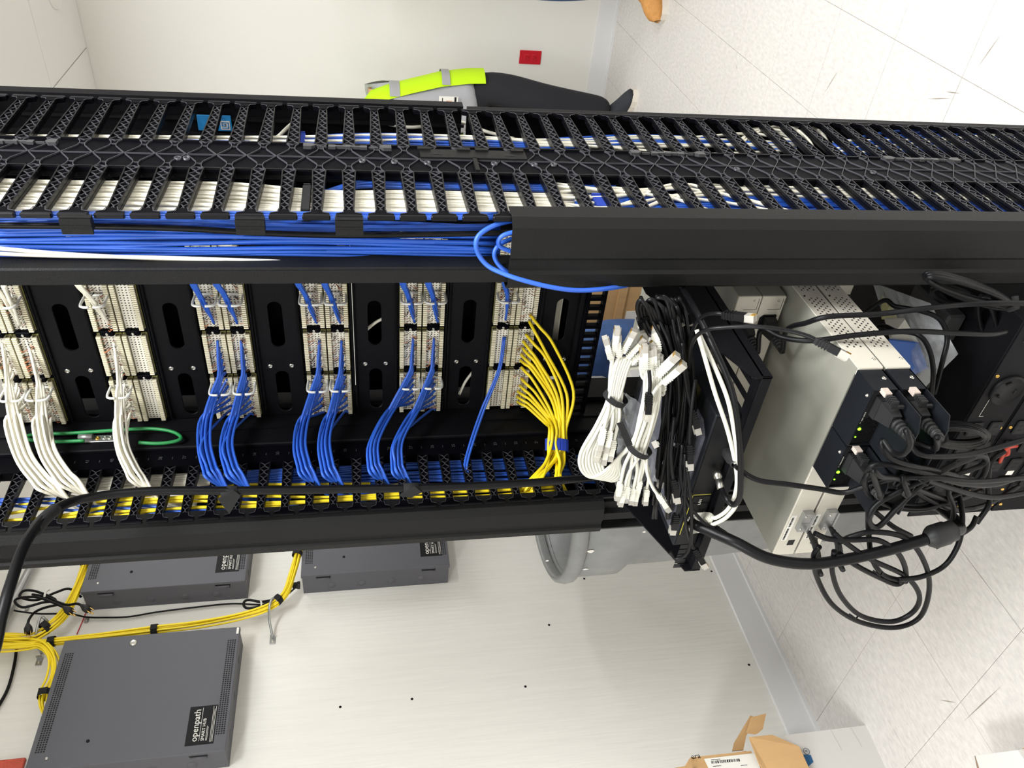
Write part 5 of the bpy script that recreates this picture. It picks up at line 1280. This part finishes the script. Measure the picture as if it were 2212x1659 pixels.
tag(obj('red_sign', mb, mat('brick_red', (196, 86, 66), .8, noise=.15, nscale=(80, 80, 80))), 'orange-red board on the wall at the top beside the key-locked enclosure', 'sign')
# ------------------------------------------------------------------ trash can
c0 = onp(1195, 1029, 2, .885)
fx, fy = c0.x, c0.y
tr = thing('trash_can', 'scuffed grey plastic trash can standing between the rack and left wall', 'trash can', (fx, fy, 0))
rr = (c0-WX(1195, 1246, c0.x)).length
d_ = ((c0-CAM).length)
rr = 217/F*((c0-CAM).dot(fw))
part('barrel', tr, M_trash, lambda b: b.lathe([(rr*.80, .0), (rr*.81, .01), (rr*.90, .58), (rr*.905, .70), (rr*.985, .735), (rr*.99, .885), (rr*.97, .885), (rr*.96, .74), (rr*.88, .70), (rr*.78, .03), (0, .03)], Matrix.Translation((fx, fy, 0)), 48))
part('rim', tr, M_trash, lambda b: b.lathe([(rr*.965, .862), (rr*1.0, .855), (rr*1.035, .862), (rr*1.045, .878), (rr*1.03, .896), (rr*.99, .902), (rr*.965, .893), (rr*.96, .875)], Matrix.Translation((fx, fy, 0)), 48))
rp = MB()
for x, y, w in ((1252, 1185, .016), (1275, 1190, .02), (1240, 1230, .03), (1265, 1228, .02), (1330, 1160, .006), (1380, 1160, .007), (1182, 1210, .01), (1390, 1148, .012)):
    d = ray(x, y); o = V((0, 0, CAM.z)); A = d.x*d.x+d.y*d.y; rad = rr*.985 if x < 1310 else rr*.90
    Bq = -2*(d.x*fx+d.y*fy); Cq = fx*fx+fy*fy-rad*rad; D2 = Bq*Bq-4*A*Cq
    if D2 <= 0: continue
    tt = (-Bq-math.sqrt(D2))/(2*A); p = o+d*tt; nn = V((p.x-fx, p.y-fy, 0)).normalized()
    M = frame(p+nn*.0022, nn, (0, 0, 1))
    rp.add([M @ V((w*.5*math.cos(2*math.pi*q/9)*rnd.uniform(.6, 1.2), w*.32*math.sin(2*math.pi*q/9)*rnd.uniform(.6, 1.2), 0)) for q in range(9)], [tuple(range(9))])
obj('paint_splat', rp, M_wall, tr)
# ------------------------------------------------------------------ boxes by the left wall
pA = WZ(1870, 1567, 0); pB = WZ(1915, 1662, 0)
u = (pB-pA).normalized(); nrm = V((-u.y, u.x, 0))
if nrm.dot(CAM-pA) > 0: nrm = -nrm
hB = onp(1702, 1578, 1, pA.y).z
Lb = .52
def corner(a, b_, z): return pA+u*a+nrm*b_+V((0, 0, z))
t = thing('carton', 'white carton with a blue mark standing on the floor by the left wall', 'box', pA)
part('carton_body', t, M_boardw, lambda b: b.hexa([corner(0, 0, 0), corner(Lb, 0, 0), corner(Lb, .26, 0), corner(0, .26, 0), corner(0, 0, hB), corner(Lb, 0, hB), corner(Lb, .26, hB), corner(0, .26, hB)]))
def onface(x, y):
    d = ray(x, y); tt = (pA-CAM).dot(nrm)/d.dot(nrm); return CAM+d*tt-nrm*.0006
part('blue_mark', t, mat('print_blue', (30, 92, 140), .6), lambda b: b.prism([onface(*q) for q in ((1736, 1630), (1751, 1631), (1757, 1646), (1748, 1654), (1742, 1662), (1736, 1662))], -nrm*.0004))
cR = onface(1742, 1623)
part('round_mark', t, mat('print_grey_blue', (70, 96, 120), .6), lambda b: b.tube([cR+u*.0085*math.cos(2*math.pi*q/14)+V((0, 0, .0085*math.sin(2*math.pi*q/14))) for q in range(14)], .0007, 4, closed=True))
Mr = Matrix(((u.x, 0, -nrm.x, cR.x), (u.y, 0, -nrm.y, cR.y), (0, 1, 0, cR.z), (0, 0, 0, 1)))
if (ray(1742, 1640)-ray(1742, 1623)).dot(u) > 0: Mr = Mr @ Matrix.Diagonal((-1, 1, 1, 1)) if False else Mr
lettering('R', .010, Mr @ Matrix.Translation((-.0035, -.0035, 0)), mat('print_ink', (70, 96, 120), .6), t)
part('crease', t, mat('crease', (203, 200, 195), .8), lambda b: [b.hexa([onface(x, y)+e for e in (V((0, 0, 0)), V((0, 0, .0012)), -nrm*.0006+V((0, 0, .0012)), -nrm*.0006)]+[onface(x2, y2)+e for e in (V((0, 0, 0)), V((0, 0, .0012)), -nrm*.0006+V((0, 0, .0012)), -nrm*.0006)]) for x, y, x2, y2 in ((1792, 1574, 1818, 1620), (1836, 1570, 1862, 1614))])
# brown carton lying open on the white one
zt = hB
def onplane(x, y, off):
    q = pA-nrm*off
    d = ray(x, y); tt = (q-CAM).dot(nrm)/d.dot(nrm); return CAM+d*tt
t = thing('carton', 'open brown cardboard carton with a barcode label lying on the white carton', 'box', onplane(1560, 1650, .02)*1)
off = .015
F4 = [(1500, 1660), (1491, 1636), (1622, 1622), (1650, 1662), (1650, 1720), (1500, 1740)]
P4 = [onplane(x, y, off) for x, y in F4]
part('label_side', t, M_board, lambda b: b.prism(P4, nrm*.16))
La = [onplane(x, y, off+.0012) for x, y in ((1521, 1639), (1627, 1627), (1632, 1630), (1650, 1680), (1545, 1690))]
lab = part('shipping_label', t, M_lblw, lambda b: b.prism(La, nrm*.0008))
bb = MB(); x = 1536.0
while x < 1597:
    w = rnd.choice((1, 1.5, 2.6)); dy = (1597-x)*.085
    q = [onplane(x+a, yy+dy-(0 if True else 0), off+.0016) for a, yy in ((0, 1638.5), (w, 1638.4), (w+1.6, 1644.4), (1.6, 1644.6))]
    bb.prism(q, nrm*.0003); x += w+rnd.choice((1, 1.4, 2.2))
obj('barcode', bb, M_lblk, lab)
part('print_line', lab, M_lblk, lambda b: [b.prism([onplane(px+a, py+c, off+.0016) for a, c in ((0, 0), (w, -w*.1), (w+.4, 1-w*.1), (.4, 1.2))], nrm*.0003) for px, py, w in ((1536, 1641, 20), (1540, 1655, 18), (1600, 1653, 14))])
ex_ = onplane(1494, 1640, off+.001)
dx_ = (onplane(1524, 1636, off)-onplane(1494, 1640, off)).normalized(); dz_ = nrm.cross(dx_)
if dz_.dot(RT) < 0: dz_ = -dz_
M = Matrix(((dx_.x, dz_.x, -nrm.x, ex_.x), (dx_.y, dz_.y, -nrm.y, ex_.y), (dx_.z, dz_.z, -nrm.z, ex_.z), (0, 0, 0, 1)))
lettering('era', .021, M, M_lblk, t)
fl1 = [onplane(x, y, off+.03-.03*k) for (x, y), k in zip(((1618, 1592), (1668, 1587), (1726, 1612), (1762, 1690), (1680, 1700), (1640, 1650)), (0, 0, 0, 1, 1, .4))]
part('open_flap', t, M_board, lambda b: b.prism(fl1, nrm*.004))
fl2 = [onplane(x, y, off-.03) for x, y in ((1582, 1622), (1586, 1604), (1621, 1545), (1629, 1548), (1622, 1572), (1612, 1590), (1606, 1620))]
part('torn_flap', t, M_board, lambda b: b.prism(fl2, nrm*.004))
fl3 = [onplane(x, y, off-.02) for x, y in ((1627, 1548), (1655, 1541), (1648, 1575), (1636, 1585), (1616, 1582), (1621, 1568))]
part('torn_flap', t, M_board, lambda b: b.prism(fl3, nrm*.004+V((0, 0, .006))))
part('carton_back', t, M_board, lambda b: b.prism([onplane(x, y, off-.10) for x, y in ((1500, 1665), (1490, 1640), (1612, 1622), (1640, 1665))], nrm*.06))
part('side_board', t, M_board, lambda b: b.prism([onplane(x, y, off+.02) for x, y in ((1450, 1660), (1494, 1652), (1500, 1700), (1450, 1700))], nrm*.01))
# small white carton at the far edge
p0 = WZ(2106, 1633, .10)
t = thing('carton', 'small white carton with a crushed edge in the far corner of the floor', 'box', V((p0.x, p0.y, 0)))
q = [WZ(x, y, .10) for x, y in ((2106, 1633), (2198, 1620), (2290, 1750), (2140, 1760))]
part('carton_body', t, M_boardw, lambda b: b.hexa([V((v.x, v.y, 0)) for v in q]+q))
part('crushed_edge', t, mat('board_edge_brown', (140, 116, 96), .8), lambda b: b.tube([q[0]+V((0, 0, -.002)), q[0]*.7+q[3]*.3+V((.001, 0, .001)), q[0]*.4+q[3]*.6], .0028, 5))
q2 = [WZ(x, y, .06) for x, y in ((2200, 1622), (2230, 1606), (2300, 1690), (2240, 1720))]
tag(obj('carton', MB().hexa([V((v.x, v.y, 0)) for v in q2]+q2), M_board), 'brown carton edge right beside the small white carton', 'box')
# ------------------------------------------------------------------ carton beyond the rack
t = thing('carton', 'brown cardboard carton behind the rack above the bent knees', 'box', W(1350, 640, 2.3))
a, b2 = W(1300, 560, 2.3), W(1397, 684, 2.3)
part('carton_body', t, M_board, lambda b: b.box(-1.75, -1.40, 2.3, 2.6, b2.z, .76))
part('shipping_label', t, M_lblw, lambda b: b.box(W(1355, 678, 2.3).x-.07, W(1355, 672, 2.3).x, 2.298, 2.3, b2.z+.004, W(1353, 672, 2.3).z))
part('flap_edge', t, M_board, lambda b: b.box(-1.60, -1.38, 2.292, 2.3, W(1345, 670, 2.3).z, W(1340, 668, 2.3).z+.02))
t2 = tag(obj('support_crate', MB().bev(-1.76, -1.39, 2.29, 2.62, 0, b2.z-.001, .004), M_boardw), 'white carton under the brown one behind the rack', 'box')
t3 = tag(obj('white_carton', MB().bev(-1.36, -1.05, 2.28, 2.6, 0, W(1375, 612, 2.28).z, .004), M_boardw), 'white carton beside the brown carton, hidden mostly behind the black cords', 'box')
# ------------------------------------------------------------------ people behind the rack
def skin(name, vs, es, rs, mats, parent=None, sub=2, root=0):
    me = bpy.data.meshes.new(name)
    org = wl(parent) if parent else V((0, 0, 0))
    me.from_pydata([tuple(V(v)-org) for v in vs], es, [])
    o = bpy.data.objects.new(name, me); col.objects.link(o)
    if not me.skin_vertices: pass
    m = o.modifiers.new('skin', 'SKIN')
    if not me.skin_vertices: me.skin_vertices.new() if hasattr(me.skin_vertices, 'new') else None
    for i, r in enumerate(rs):
        sv = me.skin_vertices[0].data[i]
        sv.radius = r if isinstance(r, tuple) else (r, r)
        sv.use_root = (i == root)
    m.use_smooth_shade = True
    if sub: o.modifiers.new('sub', 'SUBSURF').levels = sub
    bpy.context.view_layer.update()
    dg = bpy.context.evaluated_depsgraph_get()
    nm = bpy.data.meshes.new_from_object(o.evaluated_get(dg))
    o.modifiers.clear(); o.data = nm
    nm.name = name; nm.materials.clear(); nm.materials.append(mats)
    for p in nm.polygons: p.use_smooth = True
    if parent: o.parent = parent
    WL[o.name] = org.copy()
    return o
def person(label, base, ang, J, shirt, pants, shoe, sole, hem=.84, long_sleeve=False, rr=1.0, boot=False):
    """J: joints in body axes (left, forward, up)"""
    ca, sa = math.cos(ang), math.sin(ang)
    def T(p): l, f, z = p; return V((base[0]+f*ca-l*sa, base[1]+f*sa+l*ca, z))
    j = {k: T(v) for k, v in J.items()}
    t = thing('person', label, 'person', (base[0], base[1], 0))
    mid = lambda a, b, f=.5: j[a]*(1-f)+j[b]*f
    names = ['pelvis', 'belly', 'chest', 'neck', 'head', 'crown', 'lsh', 'lel', 'lwr', 'rsh', 'rel', 'rwr', 'lhip', 'lkn', 'lan', 'rhip', 'rkn', 'ran', 'ltoe', 'rtoe']
    vs = [j[n] for n in names]
    ix = {n: i for i, n in enumerate(names)}
    E = [('pelvis', 'belly'), ('belly', 'chest'), ('chest', 'neck'), ('neck', 'head'), ('head', 'crown'), ('chest', 'lsh'), ('lsh', 'lel'), ('lel', 'lwr'), ('chest', 'rsh'), ('rsh', 'rel'), ('rel', 'rwr'), ('pelvis', 'lhip'), ('lhip', 'lkn'), ('lkn', 'lan'), ('pelvis', 'rhip'), ('rhip', 'rkn'), ('rkn', 'ran'), ('lan', 'ltoe'), ('ran', 'rtoe')]
    rs = [.085, .08, .085, .052, .085, .06, .058, .042, .030, .058, .042, .030, .065, .048, .028, .065, .048, .028, .010, .010]
    es = [(ix[a], ix[b]) for a, b in E]
    # hands: palm, four fingers and a thumb from each wrist
    for w, el in (('lwr', 'lel'), ('rwr', 'rel')):
        d = (j[w]-j[el]).normalized(); side = d.cross(V((0, 0, 1)))
        side = side.normalized() if side.length > .1 else V((1, 0, 0)); up_ = side.cross(d)
        pi = len(vs); vs.append(j[w]+d*.055); rs.append((.034, .018)); es.append((ix[w], pi))
        for q, ln in ((-.027, .060), (-.009, .072), (.009, .068), (.027, .052)):
            a = len(vs); vs += [j[w]+d*.088+side*q, j[w]+d*(.088+ln*.55)+side*q*1.05-up_*.004, j[w]+d*(.088+ln)+side*q*1.05-up_*.018]; rs += [.0095, .0088, .0075]
            es += [(pi, a), (a, a+1), (a+1, a+2)]
        a = len(vs); vs += [j[w]+d*.045+side*.036, j[w]+d*.085+side*.050-up_*.01]; rs += [.011, .009]; es += [(pi, a), (a, a+1)]
    body = skin('body', vs, es, [r*rr if not isinstance(r, tuple) else r for r in rs], M_skin, t)
    hd, cr = j['head'], j['crown']; f_ = T((0, 1, 0))-T((0, 0, 0)); l_ = T((1, 0, 0))-T((0, 0, 0)); up_ = (cr-hd).normalized()
    part('nose', body, M_skin, lambda b: b.lathe([(.014, -.01), (.012, .004), (.006, .014), (0, .016)], frame(hd+f_*.088-up_*.004, f_, up_), 8))
    part('mouth', body, mat('lips', (168, 96, 88), .6), lambda b: b.tube([hd+f_*.083+l_*x-up_*(.042+abs(x)*.1) for x in (-.022, -.01, 0, .01, .022)], .0048, 5))
    for s in (-1, 1):
        part('eye', body, M_lblk, lambda b: b.lathe([(.009, -.004), (.008, .002), (0, .005)], frame(hd+f_*.080+l_*s*.031+up_*.018, f_, up_), 8))
        part('ear', body, M_skin, lambda b: b.lathe([(.020, -.006), (.022, .002), (.012, .006), (0, .004)], frame(hd+l_*s*.086, l_*s, up_), 10))
    part('hair', t, M_hair, lambda b: b.lathe([(.094, -.01), (.098, .02), (.090, .06), (.062, .094), (0, .108)], frame(hd+up_*.014-f_*.014, up_, f_), 16))
    # trousers
    q = ['pelvis', 'lhip', 'lkn', 'lan', 'rhip', 'rkn', 'ran']
    vp = [j['pelvis']+V((0, 0, .07))]+[j[n] for n in q]
    vp[4] = j['lan']+V((0, 0, .005)); vp[7] = j['ran']+V((0, 0, .005))
    skin('trousers', vp, [(0, 1), (1, 2), (2, 3), (3, 4), (1, 5), (5, 6), (6, 7)], [.135*rr, .135*rr, .100*rr, .078*rr, .070*rr, .100*rr, .078*rr, .070*rr], pants, t, root=1)
    # shirt with sleeves
    vq = [j['pelvis']+V((0, 0, hem-J['pelvis'][2])), j['belly'], j['chest'], mid('chest', 'neck', .62), j['lsh'], mid('lsh', 'lel', .95 if long_sleeve else .7), j['rsh'], mid('rsh', 'rel', .95 if long_sleeve else .7)]
    skin('shirt', vq, [(0, 1), (1, 2), (2, 3), (2, 4), (4, 5), (2, 6), (6, 7)], [.162*rr, .158*rr, .160*rr, .062*rr, .078*rr, .060*rr, .078*rr, .060*rr], shirt, t, root=1)
    for a, b_ in (('lan', 'ltoe'), ('ran', 'rtoe')):
        d = (j[b_]-j[a]); d.z = 0; d.normalize(); s = V((0, 0, 1)).cross(d)
        o = j[a].copy(); o.z = 0
        prof = [(-.075, .034, .118), (-.05, .042, .125), (0, .046, .122), (.06, .047, .090), (.13, .046, .062), (.165, .036, .052), (.185, .016, .036)]
        if boot: prof = [(-.085, .040, .20), (-.06, .052, .21), (0, .054, .205), (.05, .052, .16), (.10, .052, .11), (.15, .048, .095), (.18, .036, .08), (.195, .014, .05)]
        def up_(b, z0=0.022, w=1.0, top=True):
            vs, fs = [], []
            for k, (u, hw, hh) in enumerate(prof):
                for q_ in range(9):
                    a_ = math.pi*q_/8
                    vs.append(o+d*u+s*hw*w*math.cos(a_)+V((0, 0, z0+(hh-z0)*math.sin(a_) if top else z0)))
            for k in range(len(prof)-1): fs += [(k*9+i, k*9+i+1, k*9+10+i, k*9+9+i) for i in range(8)]
            fs += [tuple(range(9)), tuple(range((len(prof)-1)*9+8, (len(prof)-1)*9-1, -1)), tuple(k*9 for k in range(len(prof)))+tuple(k*9+8 for k in range(len(prof)-1, -1, -1))]
            b.add(vs, fs, 0, True)
        sh = part('shoe', t, shoe, up_)
        def so(b):
            ol = [o+d*u+s*hw*1.12 for u, hw, _ in prof]+[o+d*u-s*hw*1.12 for u, hw, _ in reversed(prof)]
            b.prism([V((p.x, p.y, 0.0)) for p in ol], (0, 0, .026))
        part('sole', sh, sole, so)
    return t, j, T
# 1: worker with the hi-vis vest, mostly hidden by the rack
J1 = dict(pelvis=(.0, 0, .86), belly=(-.02, .01, 1.04), chest=(-.09, .0, 1.24), neck=(-.15, .0, 1.40), head=(-.17, .03, 1.53), crown=(-.18, .02, 1.64),
          lsh=(.00, -.03, 1.30), lel=(-.03, -.16, 1.10), lwr=(-.10, -.19, .90), rsh=(-.26, 0, 1.30), rel=(-.31, .02, 1.05), rwr=(-.28, .10, .86),
          lhip=(.095, 0, .82), lkn=(.045, .04, .46), lan=(-.02, .0, .085), rhip=(-.095, 0, .82), rkn=(-.12, .03, .46), ran=(-.16, .0, .085), ltoe=(.10, .10, .03), rtoe=(-.18, .17, .03))
b1 = (-1.425, 4.02)
t, j, T = person('person in a hi-vis yellow vest, grey shirt and black trousers standing behind the rack', b1, R(-90), J1, M_shirt, M_pants, M_shoe, M_sole, hem=.80)
def vest(b):
    rings = [(.78, .170, .150, .00), (.86, .168, .150, -.002), (1.00, .164, .146, -.02), (1.14, .160, .140, -.055), (1.26, .172, .140, -.10), (1.34, .165, .125, -.125), (1.40, .10, .10, -.14), (1.45, .06, .07, -.15)]
    n = 22; vs = []; fs = []; mm = []
    for z, rl, rf, sh in rings:
        for q in range(n+1):
            a = R(-292+(404)*q/n) if False else R(138+262*q/n)
            vs.append(T((sh+rl*math.cos(a), rf*math.sin(a), z)))
    for k in range(len(rings)-1):
        for q in range(n): fs.append((k*(n+1)+q, k*(n+1)+q+1, (k+1)*(n+1)+q+1, (k+1)*(n+1)+q))
    b.add(vs, fs, 0, True)
o = part('vest', t, M_hiv, vest)
def tape(b, bands):
    for z0, z1 in bands:
        for z, nx_ in ((z0, z1),):
            vs = []
            for zz in (z, nx_):
                f = (zz-.78)/.48; rl, rf, sh = (.169, .151, -.012) if zz < 1.1 else (.174, .144, -.083)
                for q in range(23):
                    a = R(138+262*q/22); vs.append(T((sh+rl*math.cos(a), rf*math.sin(a), zz)))
            b.add(vs, [(q, q+1, 23+q+1, 23+q) for q in range(22)], 0, True)
for bands in (((.955, .995),), ((1.20, 1.25),)): part('reflective_tape', o, M_silver, lambda b: tape(b, bands))
bc = onp(968, 219, 1, 3.85)
bd = part('badge', t, M_lblw, lambda b: b.bev(bc.x-.032, bc.x+.024, 3.848, 3.851, bc.z-.048, bc.z+.045, .001))
part('badge_photo', bd, M_skin, lambda b: b.box(bc.x-.022, bc.x+.004, 3.8472, 3.848, bc.z-.020, bc.z+.010))
part('badge_stripe', bd, M_lblk, lambda b: (b.box(bc.x-.030, bc.x+.022, 3.8472, 3.848, bc.z-.040, bc.z-.030), b.box(bc.x-.028, bc.x+.016, 3.8472, 3.848, bc.z+.026, bc.z+.030)))
part('lanyard', t, M_lblw, lambda b: b.tube([bc+V((-.004, 0, .045)), V((bc.x-.03, 3.86, bc.z+.14)), j['neck']+V((.03, -.12, -.10))], .005, 5))
# 2: worker whose boot shows at the right of the room
J2 = dict(pelvis=(0, 0, .90), belly=(0, .01, 1.08), chest=(0, 0, 1.30), neck=(0, .01, 1.47), head=(0, .03, 1.62), crown=(0, .02, 1.73),
          lsh=(.18, 0, 1.38), lel=(.23, -.08, 1.10), lwr=(.22, -.06, .88), rsh=(-.18, 0, 1.38), rel=(-.23, -.08, 1.10), rwr=(-.22, -.06, .88),
          lhip=(.09, 0, .86), lkn=(.10, .03, .48), lan=(.10, -.02, .09), rhip=(-.09, 0, .86), rkn=(-.10, .03, .48), ran=(-.10, -.02, .09), ltoe=(.13, .16, .03), rtoe=(-.13, .16, .03))
bt = WZ(1436, 33, 0.01)
t, j, T = person('person in blue jeans and tan work boots at the right of the back wall', (bt.x+.178, bt.y+.068), R(232), J2, M_shirt, M_jean, M_boot, M_sole, boot=True)
# 3: worker crouching behind the rack
J3 = dict(pelvis=(0, -.02, .60), belly=(0, .03, .76), chest=(0, .09, .96), neck=(0, .15, 1.12), head=(0, .21, 1.24), crown=(0, .22, 1.35),
          lsh=(.18, .10, 1.02), lel=(.26, .02, .80), lwr=(.22, -.16, .74), rsh=(-.18, .10, 1.02), rel=(-.26, .00, .84), rwr=(-.24, -.20, .80),
          lhip=(.09, 0, .59), lkn=(.13, .26, .64), lan=(.12, .20, .09), rhip=(-.09, 0, .60), rkn=(-.13, .22, .62), ran=(-.12, .16, .09), ltoe=(.13, .38, .03), rtoe=(-.13, .34, .03))
t, j, T = person('person in blue denim hunkered down behind the rack below the patch panels', (-1.79, 1.99), R(-6), J3, M_jean, M_jean, M_shoe, M_sole, hem=.70, long_sleeve=True, rr=1.05)
# small joined print lines are too fine to pick apart
for o in col.objects:
    if o.name.split('.')[0] in ('print_line', 'crease'): o['kind'] = 'stuff'
